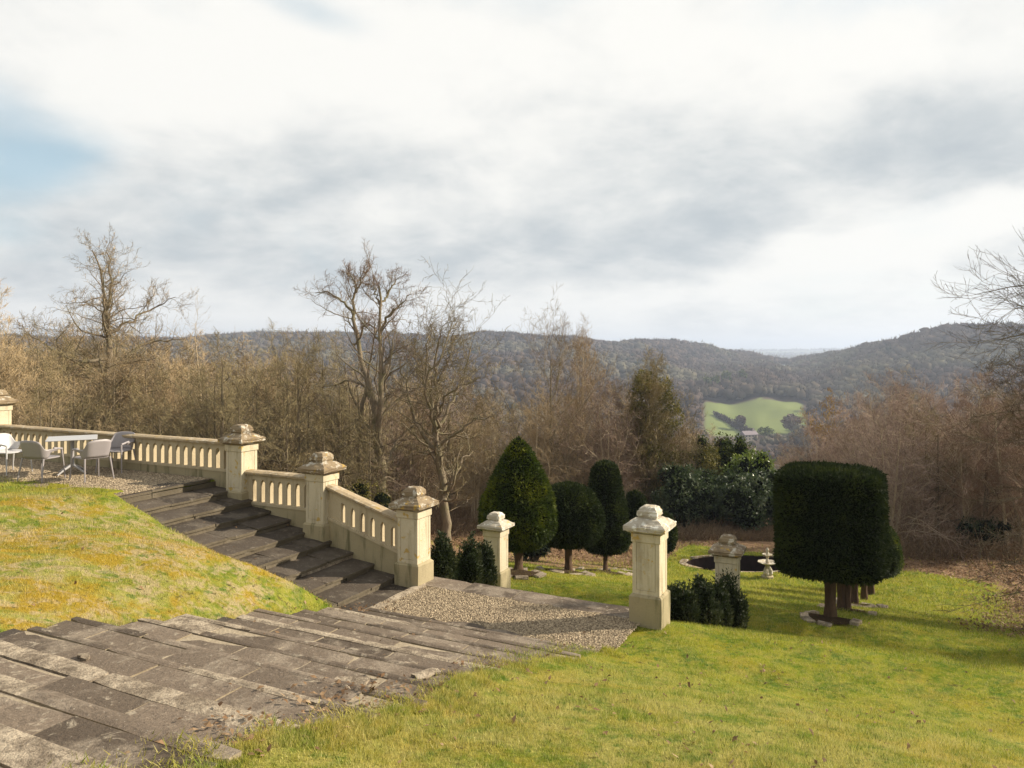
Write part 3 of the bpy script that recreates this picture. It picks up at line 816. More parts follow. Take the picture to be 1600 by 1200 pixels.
# ============================================================ balustrades
def balustrade(label, sa, sb, ztop_a, ztop_b, zlow, n, w_open, h_open, top_gap, margin_l, margin_r, skirt):
    """openwork wall between two piers; sloped when ztop_a != ztop_b"""
    L = sb - sa; k = (ztop_b - ztop_a) / L
    x, y = st2xy(sa, T0); th = thing('balustrade', label, 'balustrade', (x, y, ztop_a), -TH, 'balustrades of the terrace')
    def shear(bm):
        for v in bm.verts: v.co.z += k * v.co.x
        return bm
    bm = bmesh.new(); bm_rings(bm, [[(0, -.125, -.075), (0, .125, -.075), (0, .135, -.055), (0, .135, -.025), (0, .07, .0), (0, -.07, .0), (0, -.135, -.025), (0, -.135, -.055)][::1],
                                    *[[(x_, -.125, -.075), (x_, .125, -.075), (x_, .135, -.055), (x_, .135, -.025), (x_, .07, 0), (x_, -.07, 0), (x_, -.135, -.025), (x_, -.135, -.055)] for x_ in np.linspace(L / 14, L, 14)]])
    jitter(bm, .004, random.Random(int(sa * 9) + 99)); obj('coping', shear(bm), th, mat=M_COPE)
    T2 = .062
    zt = -.078 - top_gap
    bm = bmesh.new(); bm_box(bm, 0, L, -T2, T2, zt, -.078); obj('frieze', shear(bm), th, mat=M_WALL)
    zb = zt - h_open
    bm = bmesh.new(); bm_box(bm, 0, L, -T2 - .03, T2 + .03, zb - .05, zb); obj('sill', shear(bm), th, mat=M_WALL)
    bm = bmesh.new(); bm_rings(bm, [[(0, -T2 - .015, zb - .052), (0, T2 + .015, zb - .052), (0, T2 + .015, zb - skirt[0]), (0, -T2 - .015, zb - skirt[0])],
                                    [(L, -T2 - .015, zb - .052), (L, T2 + .015, zb - .052), (L, T2 + .015, zb - skirt[1]), (L, -T2 - .015, zb - skirt[1])]])
    bmesh.ops.recalc_face_normals(bm, faces=bm.faces[:]); obj('base_wall', shear(bm), th, mat=M_PLINTH)
    for (a, b) in ((0, margin_l), (L - margin_r, L)):
        if b - a > .01:
            bm = bmesh.new(); bm_box(bm, a, b, -T2 + .002, T2 - .002, zb, zt); obj('end_panel', shear(bm), th, mat=M_WALL)
    span = L - margin_l - margin_r; p = (span - w_open) / (n - 1) if n > 1 else span   # opening pitch
    wb = p - w_open
    c = .055; ww = w_open / 2 - .012
    pl = [(-wb / 2, 0), (wb / 2, 0), (wb / 2, h_open - c), (wb / 2 + ww, h_open), (-wb / 2 - ww, h_open), (-wb / 2, h_open - c)]
    ch = .014
    bm = bmesh.new()
    rings = [[(px_, -T2 + .002, pz + k * px_) for px_, pz in pl], [(px_, T2 - .002, pz + k * px_) for px_, pz in pl]]
    bm_rings(bm, rings); bmesh.ops.recalc_face_normals(bm, faces=bm.faces[:])
    m = bpy.data.meshes.new('baluster'); bm.to_mesh(m); bm.free(); m.materials.append(M_WALL)
    for i in range(n - 1):
        sx_ = margin_l + w_open + wb / 2 + i * p
        obj('baluster', m, th, (sx_, 0, zb + k * sx_))
    return th


balustrade('long level balustrade with many slots behind the table and chairs', S_G + .2, S_A - .2, -1.80, -1.80, 0, 33, .125, .41, .075, .12, .10, (.9, .9))
balustrade('short level balustrade with seven slots between two piers', S_A + .2, S_B - .2, -2.34, -2.34, 0, 7, .115, .44, .09, .14, .06, (.8, .95))
balustrade('sloping balustrade with six slots beside the side steps', S_B + .2, S_C - .2, -2.47, -2.94, 0, 6, .09, .36, .15, .30, .16, (.9, .9))

# ============================================================ table and chairs
def slender(bm, p0, p1, r0, r1, n=8):
    p0, p1 = Vector(p0), Vector(p1); d = (p1 - p0).normalized(); a = d.orthogonal().normalized(); b = d.cross(a)
    ring = lambda p, r: [p + (a * math.cos(i * math.tau / n) + b * math.sin(i * math.tau / n)) * r for i in range(n)]
    bm_rings(bm, [ring(p0, r0), ring(p1, r1)]); bmesh.ops.recalc_face_normals(bm, faces=bm.faces[:])


def make_chair(label, mat):
    """tub armchair facing +y; back wraps into arms"""
    th = thing('armchair', label, 'chair', (0, 0, 0), 0, 'armchairs round the terrace table')
    n = 28; rows = 7; vo = []; hw, hd = .265, .25
    for r_ in range(rows + 1):
        f = r_ / rows
        for i in range(n + 1):
            a = math.pi * (1.08 * i / n - .54) - math.pi / 2          # wraps round the back
            ca, sa = math.cos(a), math.sin(a)
            e = .55; x = hw * (1 + .10 * f) * math.copysign(abs(ca) ** e, ca); y = hd * (1 + .16 * f) * math.copysign(abs(sa) ** e, sa)
            k = i / n * 2 - 1                                          # -1..1 along the wrap
            back = 1 - sstep(.38, .62, abs(k))
            y -= .05 * f * back
            zt = .62 + .17 * float(back) + .02 * math.cos(k * 6) * float(back)
            lowz = .45 + (.12 * float(sstep(.72, .9, abs(k))))
            vo.append((x, y, lowz + (zt - lowz) * f))
    V_ = np.array(vo); q = [(r_ * (n + 1) + i, r_ * (n + 1) + i + 1, (r_ + 1) * (n + 1) + i + 1, (r_ + 1) * (n + 1) + i) for r_ in range(rows) for i in range(n)]
    o = obj('backrest', mesh_np('backrest', V_, np.array(q), mat, True), th)
    sm = o.modifiers.new('thickness', 'SOLIDIFY'); sm.thickness = .014; sm.offset = 0
    bm = bmesh.new(); rr = []
    for (g_, z) in ((.93, .425), (1.0, .435), (1.0, .452), (.94, .458), (.6, .448)):
        rr.append([(math.copysign(abs(math.cos(a)) ** .5, math.cos(a)) * hw * g_, math.copysign(abs(math.sin(a)) ** .5, math.sin(a)) * hd * g_, z) for a in [i * math.tau / 24 for i in range(24)]])
    bm_rings(bm, rr); obj('seat', bm, th, mat=mat)
    for (sx_, sy_) in ((-1, 1), (1, 1), (-1, -1), (1, -1)):
        bm = bmesh.new(); top = (.245 * sx_, .225 * sy_, .445 if sy_ < 0 else .60)
        slender(bm, (.285 * sx_, .275 * sy_ - (.03 if sy_ < 0 else 0), 0), top, .011, .019); obj('leg', bm, th, mat=mat)
    for sx_ in (-1, 1):
        bm = bmesh.new(); slender(bm, (.252 * sx_, .232, .595), (.268 * sx_, .0, .628), .019, .022); obj('armrest', bm, th, mat=mat)
    return th


def place(o, px, d, facing):
    x = at(px, d); o.location = (x, d, TERR + .012); dx, dy = facing[0] - x, facing[1] - d
    o.rotation_euler = (0, 0, math.atan2(-dx, dy))
TB = (at(113, 16.0), 16.0)
c1 = make_chair('grey armchair nearest the camera, with its back to the grass, left of the table foot', M_PLAST); place(c1, 66, 15.25, TB)
c2 = make_chair('grey armchair right of the table foot with its back to the camera', M_PLAST); place(c2, 143, 15.3, (TB[0] - .1, 15.9))
c3 = make_chair('grey armchair on the far right side of the table, its back shell against the balustrade', M_PLAST); place(c3, 182, 16.3, (at(120, 15.0), 15.0))
c4 = make_chair('off white armchair on the far left side of the table, cut by the picture edge', M_PLASTW); place(c4, 16, 16.1, (TB[0], 15.6))
tb = thing('terrace_table', 'square grey topped pedestal table among four armchairs on the terrace', 'table', (TB[0], TB[1], TERR + .012), R(28))
bm = bmesh.new(); bm_box(bm, -.46, .46, -.46, .46, .728, .748, .008); obj('table_top', bm, tb, mat=M_TOP)
bm = bmesh.new(); slender(bm, (0, 0, .16), (0, 0, .725), .035, .035, 12); obj('column', bm, tb, mat=M_METAL)
bm = bmesh.new(); bm_box(bm, -.2, .2, -.025, .025, .705, .724); bm_box(bm, -.025, .025, -.2, .2, .684, .704); obj('top_bracket', bm, tb, mat=M_METAL)
for k in range(4):
    a = k * math.pi / 2 + .78; bm = bmesh.new(); slender(bm, (0, 0, .19), (.2 * math.cos(a), .2 * math.sin(a), .10), .026, .022); slender(bm, (.19 * math.cos(a), .19 * math.sin(a), .105), (.36 * math.cos(a), .36 * math.sin(a), .012), .022, .015)
    obj('leg', bm, tb, mat=M_METAL)

# ============================================================ clipped yews
def shell_leaves(pts, nrm, size, seed, spread=.6, quad=False):
    g = np.random.default_rng(seed); n = len(pts)
    rnd = g.normal(0, 1, (n, 3)); d = nrm + rnd * spread; d /= np.linalg.norm(d, axis=1)[:, None]
    sd_ = np.cross(d, g.normal(0, 1, (n, 3))); sd_ /= np.linalg.norm(sd_, axis=1)[:, None] + 1e-9
    L = size * g.uniform(.6, 1.5, n)[:, None]; wv = L * .26
    p = pts - nrm * L * .35 + nrm * g.normal(0, .35 * size, (n, 1))
    if quad:
        v = np.stack([p, p + d * L * .5 + sd_ * wv, p + d * L, p + d * L * .5 - sd_ * wv], 1).reshape(-1, 3); i = np.arange(n)[:, None] * 4
        return v, np.concatenate([i + [0, 1, 2], i + [0, 2, 3]])
    v = np.stack([p - sd_ * wv, p + sd_ * wv, p + d * L], 1).reshape(-1, 3)
    return v, np.arange(3 * n).reshape(-1, 3)


def revolve(profile, n, seed, power=2.0, lump=.05, ang=0.0):
    """points and normals on a lumpy superelliptic body; profile = [(r,z)..]"""
    g = np.random.default_rng(seed); P = np.array(profile, float)
    seg = np.hypot(np.diff(P[:, 0]), np.diff(P[:, 1])); area = seg * (P[:-1, 0] + P[1:, 0] + .02); c = np.concatenate([[0], np.cumsum(area)]); c /= c[-1]
    u = g.random(n); k = np.clip(np.searchsorted(c, u) - 1, 0, len(seg) - 1); f = (u - c[k]) / (c[k + 1] - c[k] + 1e-9)
    r = P[k, 0] + (P[k + 1, 0] - P[k, 0]) * f; z = P[k, 1] + (P[k + 1, 1] - P[k, 1]) * f
    a = g.uniform(0, math.tau, n); return body_pt(a, r, z, power, lump, seed, ang), np.stack([np.cos(a + ang) * (P[k + 1, 1] - P[k, 1]) / seg[k], np.sin(a + ang) * (P[k + 1, 1] - P[k, 1]) / seg[k], -(P[k + 1, 0] - P[k, 0]) / seg[k]], -1)


def body_pt(a, r, z, power, lump, seed, ang):
    k = (np.abs(np.cos(a)) ** power + np.abs(np.sin(a)) ** power) ** (-1 / power)
    nn = fbm(a * 2.2 + 10, z * 1.7 + 5, 3, seed) + .5 * fbm(np.cos(a) * 3 + 9, np.sin(a) * 3 + z * 3, 2, seed + 3)
    rr = r * k * (1 + lump * nn); return np.stack([rr * np.cos(a + ang), rr * np.sin(a + ang), z + lump * .5 * nn * r], -1)


def topiary(label, px, d, profile, trunk_h, leaves, seed, mat=M_YEW, power=2.0, lump=.09, trunk_r=.11, lean=0.0, core=M_YEWCORE, stems=1, zoff=0, leaf=.065):
    """profile radii and heights measured from the ground"""
    rg = random.Random(seed); x = at(px, d); th = thing('topiary_tree', label, 'topiary', (x, d, zg1(x, d) + zoff), 0, 'clipped yew topiary')
    ang = -TH; A = np.linspace(0, math.tau, 40, endpoint=False)
    P = np.array(profile); rings = []
    for r, z in profile: rings.append(body_pt(A, np.full(40, max(r * .955, .01)), np.full(40, z), power, lump, seed, ang))
    v = np.concatenate(rings); m = len(profile); i = np.arange(40); q = np.concatenate([np.stack([k * 40 + i, k * 40 + (i + 1) % 40, (k + 1) * 40 + (i + 1) % 40, (k + 1) * 40 + i], -1) for k in range(m - 1)])
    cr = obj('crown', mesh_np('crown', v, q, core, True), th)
    pts, nr = revolve(profile, leaves, seed, power, lump, ang); v, f = shell_leaves(pts, nr, leaf, seed)
    fo = obj('foliage', mesh_np('foliage', v, f, mat), cr); fo['kind'] = 'stuff'
    for k in range(stems):
        bm = bmesh.new(); ox = (k - (stems - 1) / 2) * .10; n = 10; rings = []
        flute = [rg.uniform(.78, 1.18) for _ in range(n)]
        for j in range(7):
            f = j / 6; rr = trunk_r * (1.12 - .3 * f if j < 2 else .88 + .04 * math.sin(j * 2 + seed)); zz_ = -.1 + (trunk_h + .35) * f
            rings.append([(ox * (1 + f) + lean * f + rr * flute[i_] * math.cos(i_ * math.tau / n), rr * flute[i_] * math.sin(i_ * math.tau / n), zz_) for i_ in range(n)])
        bm_rings(bm, rings); obj('trunk', bm, th, mat=M_YEWBARK)
    return th


def ring_stones(label, px, d, rad, n, seed, cover=1.0):
    rg = random.Random(seed); x = at(px, d); th = thing('edging_stones', label, 'stone ring', (x, d, zg1(x, d)), 0, 'stone edging round the clipped yews')
    for k in range(n):
        a = k * math.tau / n + rg.uniform(-.1, .1)
        if rg.random() > cover: continue
        bm = bmesh.new(); bm_box(bm, -rad * 2.4 / n, rad * 2.4 / n, -.09, .09, -.09, rg.uniform(.03, .07), .015); jitter(bm, .014, rg)
        sx_, sy_ = rad * math.cos(a), rad * math.sin(a); dz = zg1(x + sx_, d + sy_) - th.location.z
        obj('stone', bm, th, (sx_, sy_, dz), (rg.uniform(-.1, .1), rg.uniform(-.1, .1), a + math.pi / 2), M_PALE)
    # bare earth and dead leaves inside the ring
    me_ = bmesh.new(); rgc = [(.92 * rad * math.cos(i * math.tau / 20), .92 * rad * math.sin(i * math.tau / 20)) for i in range(20)]
    vs = [me_.verts.new((a, b, zg1(x + a, d + b) - th.location.z + .03)) for a, b in rgc]; c = me_.verts.new((0, 0, .07))
    for i in range(20): me_.faces.new((vs[i], vs[(i + 1) % 20], c))
    obj('soil', me_, th, mat=M_SOIL)


def prof(pts, m=14):
    """smooth a coarse profile"""
    P = np.array(pts, float); s = np.concatenate([[0], np.cumsum(np.hypot(np.diff(P[:, 0]), np.diff(P[:, 1])))]); q_ = np.linspace(0, s[-1], m * 2)
    r = np.interp(q_, s, P[:, 0]); z = np.interp(q_, s, P[:, 1])
    for _ in range(2): r[1:-1] = (r[:-2] + 2 * r[1:-1] + r[2:]) / 4; z[1:-1] = (z[:-2] + 2 * z[1:-1] + z[2:]) / 4
    return list(zip(np.maximum(r, .005), z))


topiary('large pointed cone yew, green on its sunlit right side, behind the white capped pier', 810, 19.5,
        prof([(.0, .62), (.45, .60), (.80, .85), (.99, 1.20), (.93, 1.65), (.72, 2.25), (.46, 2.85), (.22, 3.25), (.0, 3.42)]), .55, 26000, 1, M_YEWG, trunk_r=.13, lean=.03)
topiary('ball shaped yew right of the cone one', 888, 22.4, prof([(.0, .85), (.45, .80), (.88, .98), (1.06, 1.45), (.98, 1.95), (.72, 2.35), (.35, 2.56), (.0, 2.62)]), .85, 20000, 2, M_YEW, trunk_r=.105)
topiary('tall waisted yew with a narrow cylindrical top, right of the ball yew', 946, 25.4, prof([(.0, .70), (.4, .66), (.80, .80), (.83, 1.15), (.75, 1.7), (.66, 2.2), (.56, 2.7), (.50, 3.1), (.44, 3.45), (.36, 3.62), (.0, 3.70)]), .75, 16000, 3, M_YEW, trunk_r=.09)
topiary('slim yew almost hidden behind the near pier', 992, 28.2, prof([(.0, 1.2), (.5, 1.2), (.62, 1.6), (.5, 2.4), (.3, 2.9), (0, 3.05)]), 1.2, 8000, 4, M_YEW, trunk_r=.05)
topiary('small egg shaped yew peeping out right of the near pier', 1032, 31.2, prof([(.0, .9), (.45, .88), (.66, 1.2), (.66, 1.8), (.45, 2.3), (0, 2.55)]), .9, 9000, 5, M_YEW, trunk_r=.08)
topiary('huge black green drum shaped yew with flat top on the right lawn', 1297, 16.0,
        prof([(.0, 1.08), (.80, 1.02), (.96, 1.03), (1.01, 1.2), (1.03, 2.0), (1.03, 2.9), (.99, 3.05), (.72, 3.12), (.0, 3.17)], 26), .85, 38000, 6, M_YEW, power=4.5, lump=.045, trunk_r=.125)
topiary('yew right behind the drum shaped one, low rounded underside showing', 1319, 19.4, prof([(.0, 1.05), (.8, 1.0), (.98, 1.2), (1.0, 1.9), (.75, 2.6), (0, 2.9)]), .9, 16000, 7, M_YEW, trunk_r=.12, stems=2)
topiary('third yew of the right hand row, mostly behind the drum yew', 1335, 22.9, prof([(.0, 1.0), (.8, .95), (1.0, 1.3), (.98, 2.0), (.6, 2.7), (0, 2.95)]), 1.0, 8000, 8, M_YEW, trunk_r=.125)
topiary('fourth yew of the right hand row with mossy foot', 1350, 26.8, prof([(.0, 1.0), (.9, .95), (1.1, 1.4), (.9, 2.2), (.5, 2.8), (0, 3.05)]), 1.0, 8000, 9, M_YEW, trunk_r=.12)
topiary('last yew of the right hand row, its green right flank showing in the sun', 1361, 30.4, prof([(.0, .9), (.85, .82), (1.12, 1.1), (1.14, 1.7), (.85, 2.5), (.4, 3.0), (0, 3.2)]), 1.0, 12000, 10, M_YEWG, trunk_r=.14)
ring_stones('broken stone kerb round the foot of the cone yew', 812, 19.4, .62, 9, 1, .8)
ring_stones('stone kerb with bare soil under the ball yew', 886, 22.3, .80, 9, 2, .8)
ring_stones('stone kerb with bare soil under the waisted yew', 944, 25.3, .85, 9, 3, .75)
ring_stones('low stone kerb under the slim hidden yew', 994, 28.1, .85, 9, 4, .7)
ring_stones('mossy stone kerb round the trunk of the drum yew', 1297, 15.95, .50, 9, 5, .65)
ring_stones('stone kerb under the second yew of the right row', 1322, 19.4, .6, 8, 6, .6)
ring_stones('curved stone kerb under the third yew of the right row', 1338, 22.8, .75, 9, 7, .9)


def small_bush(label, px, d, w_, h, seed, zoff=0, n=5200, grp='low dark bushes between the piers'):
    """upright little conifer bush of spiky shoots"""
    g = np.random.default_rng(seed); x = at(px, d); th = thing('yew_bush', label, 'bush', (x, d, zg1(x, d) + zoff), 0, grp)
    sh = 46; V_, F_ = [], []; off = 0
    base = []
    for k in range(sh):
        a = g.uniform(0, math.tau); rr = math.sqrt(g.random()) * w_ * .46; hh = h * (1 - .85 * (rr / (w_ * .5)) ** 2.2) * g.uniform(.80, 1.08)
        base.append((rr * math.cos(a), rr * math.sin(a), hh))
    m = n // sh
    for bx, by, hh in base:
        f = g.random(m) ** .7; z = f * hh; rad = (.085 * w_ / .6 + .03) * np.sqrt(np.clip(1 - f * .92, 0, 1)) + .01; a = g.uniform(0, math.tau, m)
        p = np.stack([bx * (.55 + .45 * f ** .5) * 1.05 + rad * np.cos(a), by * (.55 + .45 * f ** .5) * 1.05 + rad * np.sin(a), z], -1)
        nrm = np.stack([np.cos(a), np.sin(a), np.full(m, 1.0)], -1); nrm /= 1.41
        v, f_ = shell_leaves(p, nrm, .055, seed + len(V_), .45); V_.append(v); F_.append(f_ + off); off += len(v)
    stm = bmesh.new()
    for bx, by, hh in base[:9]: slender(stm, (bx * .2, by * .2, -.05), (bx, by, hh * .85), .014, .005, 5)
    obj('stem', stm, th, mat=M_YEWBARK)
    fo = obj('foliage', mesh_np('foliage', np.concatenate(V_), np.concatenate(F_), M_BUSH), th); fo['kind'] = 'stuff'
    A = np.linspace(0, math.tau, 16, endpoint=False); rings = [body_pt(A, np.full(16, r * w_), np.full(16, z * h), 2, .2, seed, 0) for r, z in ((.05, .0), (.34, .12), (.36, .35), (.22, .62), (.02, .74))]
    i = np.arange(16); q = np.concatenate([np.stack([k * 16 + i, k * 16 + (i + 1) % 16, (k + 1) * 16 + (i + 1) % 16, (k + 1) * 16 + i], -1) for k in range(4)])
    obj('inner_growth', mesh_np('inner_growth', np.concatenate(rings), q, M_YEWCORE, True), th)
    return th


small_bush('dark spiky bush hard against the right side of the foot of the sloping balustrade pier', 690, 14.6, .55, .95, 1, .10)
small_bush('dark spiky bush in the middle between the two left piers', 733, 15.8, .62, 1.05, 2, .10)
small_bush('dark spiky bush just left of the white capped lower pier', 757, 16.3, .5, 1.0, 3, .10)
small_bush('rounded low bush just right of the near pier foot', 1061, 12.9, .66, .68, 4)
small_bush('taller dark bush second right of the near pier', 1094, 13.5, .68, .92, 5)
small_bush('dark bush third from the near pier, overlapping its neighbours', 1117, 14.0, .62, .92, 6)
small_bush('tallest dark bush at the foot of the pier near the pool', 1141, 14.2, .62, 1.05, 7)

# ============================================================ pool and fountain
PXC, PD = 1165, 34.8; px_, py_ = at(PXC, PD), PD; pz_ = zg1(px_, py_) + .9
pool = thing('garden_pool', 'sunken dark lined round pool with a pale stone rim at the end of the lawn', 'pool', (px_, py_, pz_), 0)
NP = 28; rx_, ry_ = 2.7, 1.35
for k in range(NP):
    if k in (5, 6, 11, 17): continue
    a0, a1 = k * math.tau / NP, (k + 1) * math.tau / NP - .012; bm = bmesh.new()
    def P_(a, g_, z): return (rx_ * g_ * math.cos(a), ry_ * g_ * math.sin(a), z)
    o0, o1 = 1.0, 1.11
    lift = .07
    vs = [bm.verts.new(P_(*p)) for p in ((a0, o0, lift - .09), (a1, o0, lift - .09), (a1, o1, lift - .09), (a0, o1, lift - .09), (a0, o0, lift), (a1, o0, lift), (a1, o1, lift), (a0, o1, lift))]
    for q in ((0, 1, 2, 3), (7, 6, 5, 4), (4, 5, 1, 0), (5, 6, 2, 1), (6, 7, 3, 2), (7, 4, 0, 3)): bm.faces.new([vs[i] for i in q])
    bmesh.ops.recalc_face_normals(bm, faces=bm.faces[:]); jitter(bm, .012, RG); obj('rim_stone', bm, pool, mat=M_CAP)
bm = bmesh.new(); bm_rings(bm, [[(rx_ * .985 * math.cos(a), ry_ * .985 * math.sin(a), .02) for a in [i * math.tau / 40 for i in range(40)]], [(rx_ * .985 * math.cos(a), ry_ * .985 * math.sin(a), -.75) for a in [i * math.tau / 40 for i in range(40)]]], False)
obj('basin_wall', bm, pool, mat=M_POOL)
bm = bmesh.new(); bm_rings(bm, [[(rx_ * 1.1 * math.cos(a), ry_ * 1.1 * math.sin(a), .01) for a in [i * math.tau / 40 for i in range(40)]], [(rx_ * 1.1 * math.cos(a), ry_ * 1.1 * math.sin(a), -.35) for a in [i * math.tau / 40 for i in range(40)]]], False)
obj('outer_wall', bm, pool, mat=M_POOL)
bm = bmesh.new(); bm.faces.new([bm.verts.new((rx_ * .99 * math.cos(a), ry_ * .99 * math.sin(a), -.62)) for a in [i * math.tau / 40 for i in range(40)]]); obj('pool_water', bm, pool, mat=M_WATER)
bm = bmesh.new(); x = at(1086, 34.6); bm_box(bm, -.30, .22, -.25, .25, 0, .42, .02); jitter(bm, .02, RG)
bl_ = obj('stone_block', bm, None, (x, 34.6, zg1(x, 34.6)), (0, 0, .3), M_STONE); tag(bl_, 'pale stone block with a broken slab at the left end of the pool', 'stone block')
bm = bmesh.new(); bm_box(bm, -.26, .26, -.16, .16, 0, .07, .01); tag(obj('stone_slab', bm, None, (x + .02, 34.55, zg1(x, 34.6) + .47), (.0, .28, .2), M_CAPW), 'tilted white slab lying on the stone block by the pool', 'slab')

fx, fy = at(1199, 32.6), 32.6
fo_ = thing('stone_fountain', 'small pale two tier stone fountain with figured base at the front rim of the pool', 'fountain', (fx, fy, zg1(fx, fy) - .02), 0)
def lathe(name, pts, mat, parent, n=18, mod=None):
    bm = bmesh.new(); bm_rings(bm, [[(p[0] * (mod(p[2], a) if mod else 1), p[1] * (mod(p[2], a) if mod else 1), p[2]) for p, a in zip(circ(r, z, n), [i * math.tau / n for i in range(n)])] for r, z in pts]); return obj(name, bm, parent, mat=mat)
lathe('foot', [(.26, 0), (.26, .10), (.20, .13)], M_PLINTH, fo_, 8)
lathe('figure_base', [(.16, .13), (.19, .22), (.17, .36), (.12, .47), (.07, .55)], M_CAPW, fo_, 18, lambda z, a: 1 + .22 * math.cos(3 * a + z * 3))
lathe('large_bowl', [(.06, .55), (.18, .59), (.36, .66), (.40, .70), (.37, .70), (.16, .64), (.05, .63)], M_CAPW, fo_, 24, lambda z, a: 1 + .05 * math.cos(8 * a))
lathe('stem', [(.05, .62), (.08, .70), (.045, .82), (.07, .90), (.04, .94)], M_CAPW, fo_, 12)
lathe('small_bowl', [(.04, .93), (.16, .98), (.21, 1.02), (.19, 1.02), (.05, .98)], M_CAPW, fo_, 18, lambda z, a: 1 + .07 * math.cos(6 * a))
lathe('finial', [(.03, .98), (.075, 1.06), (.05, 1.14), (.075, 1.20), (.03, 1.28)], M_CAPW, fo_, 10)

# ============================================================ bare trees
def unit(v): return v / (np.linalg.norm(v, axis=-1, keepdims=True) + 1e-9)


def grow_level(rng, P, D, L, Rr, K, wander, trop, taper=.35, gravity=(0, 0, 1)):
    """N branches of K segments"""
    N = len(P); pts = np.zeros((N, K + 1, 3)); pts[:, 0] = P; d = unit(D); step = (L / K)[:, None]
    for k in range(K):
        d = unit(d + rng.normal(0, wander, (N, 3)) + np.array(gravity) * trop)
        pts[:, k + 1] = pts[:, k] + d * step
    rad = Rr[:, None] * np.linspace(1, taper, K + 1)[None]
    return pts, rad


def spawn(rng, pts, rad, n, f0, f1, ang0, ang1, ratio, rr, minlen=.12, tip=True, lvar=.35, fall=.62):
    """n children on each parent"""
    N, K1, _ = pts.shape; K = K1 - 1
    f = (np.tile(np.linspace(f0, f1, n), (N, 1)) + rng.uniform(-.5, .5, (N, n)) * (f1 - f0) / max(n, 1)).clip(.02, .999)
    if tip: f[:, -1] = .995
    g = f * K; i = np.minimum(g.astype(int), K - 1); fr = (g - i)[..., None]
    rows = np.arange(N)[:, None]
    p = pts[rows, i] * (1 - fr) + pts[rows, i + 1] * fr; d = unit(pts[rows, i + 1] - pts[rows, i])
    r = rad[rows, i] * (1 - fr[..., 0]) + rad[rows, i + 1] * fr[..., 0]
    plen = np.linalg.norm(np.diff(pts, axis=1), axis=2).sum(1)[:, None]
    perp = unit(np.cross(d, rng.normal(0, 1, d.shape)))
    a = rng.uniform(ang0, ang1, (N, n))[..., None]
    if tip: a[:, -1] *= .35
    nd = unit(d * np.cos(a) + perp * np.sin(a))
    L = np.maximum(plen * ratio * (1.12 - fall * f) * rng.uniform(1 - lvar, 1 + lvar, (N, n)), minlen)
    return p.reshape(-1, 3), nd.reshape(-1, 3), L.ravel(), (np.minimum(r * .86, np.maximum(r * rr, .004))).ravel()


def tubes(pts, rad, m):
    N, K1, _ = pts.shape
    d = unit(np.gradient(pts, axis=1)); ref = unit(np.cross(d[:, :1], np.array([.31, .52, .79])[None, None])); ref = np.repeat(ref, K1, 1)
    a_ = unit(ref - d * (ref * d).sum(-1, keepdims=True)); b_ = np.cross(d, a_)
    if m == 2:
        v = np.stack([pts - a_ * rad[..., None], pts + a_ * rad[..., None]], 2)
    else:
        th = np.arange(m) * math.tau / m
        v = pts[:, :, None] + (a_[:, :, None] * np.cos(th)[None, None, :, None] + b_[:, :, None] * np.sin(th)[None, None, :, None]) * rad[:, :, None, None]
    idx = np.arange(N * K1 * m).reshape(N, K1, m)
    if m == 2: q = np.stack([idx[:, :-1, 0], idx[:, :-1, 1], idx[:, 1:, 1], idx[:, 1:, 0]], -1).reshape(-1, 4)
    else: q = np.stack([idx[:, :-1], np.roll(idx[:, :-1], -1, 2), np.roll(idx[:, 1:], -1, 2), idx[:, 1:]], -1).reshape(-1, 4)
    return v.reshape(-1, 3), q


def merge(parts):
    V_, Q_, o = [], [], 0
    for v, q in parts: V_.append(v); Q_.append(q + o); o += len(v)
    return np.concatenate(V_), np.concatenate(Q_)


def resample(poly, K):
    P = np.array(poly, float); s = np.concatenate([[0], np.cumsum(np.linalg.norm(np.diff(P, axis=0), axis=1))]); q = np.linspace(0, s[-1], K + 1)
    out = np.stack([np.interp(q, s, P[:, i]) for i in range(3)], -1)
    out[1:-1] = (out[:-2] + 2 * out[1:-1] + out[2:]) / 4
    return out


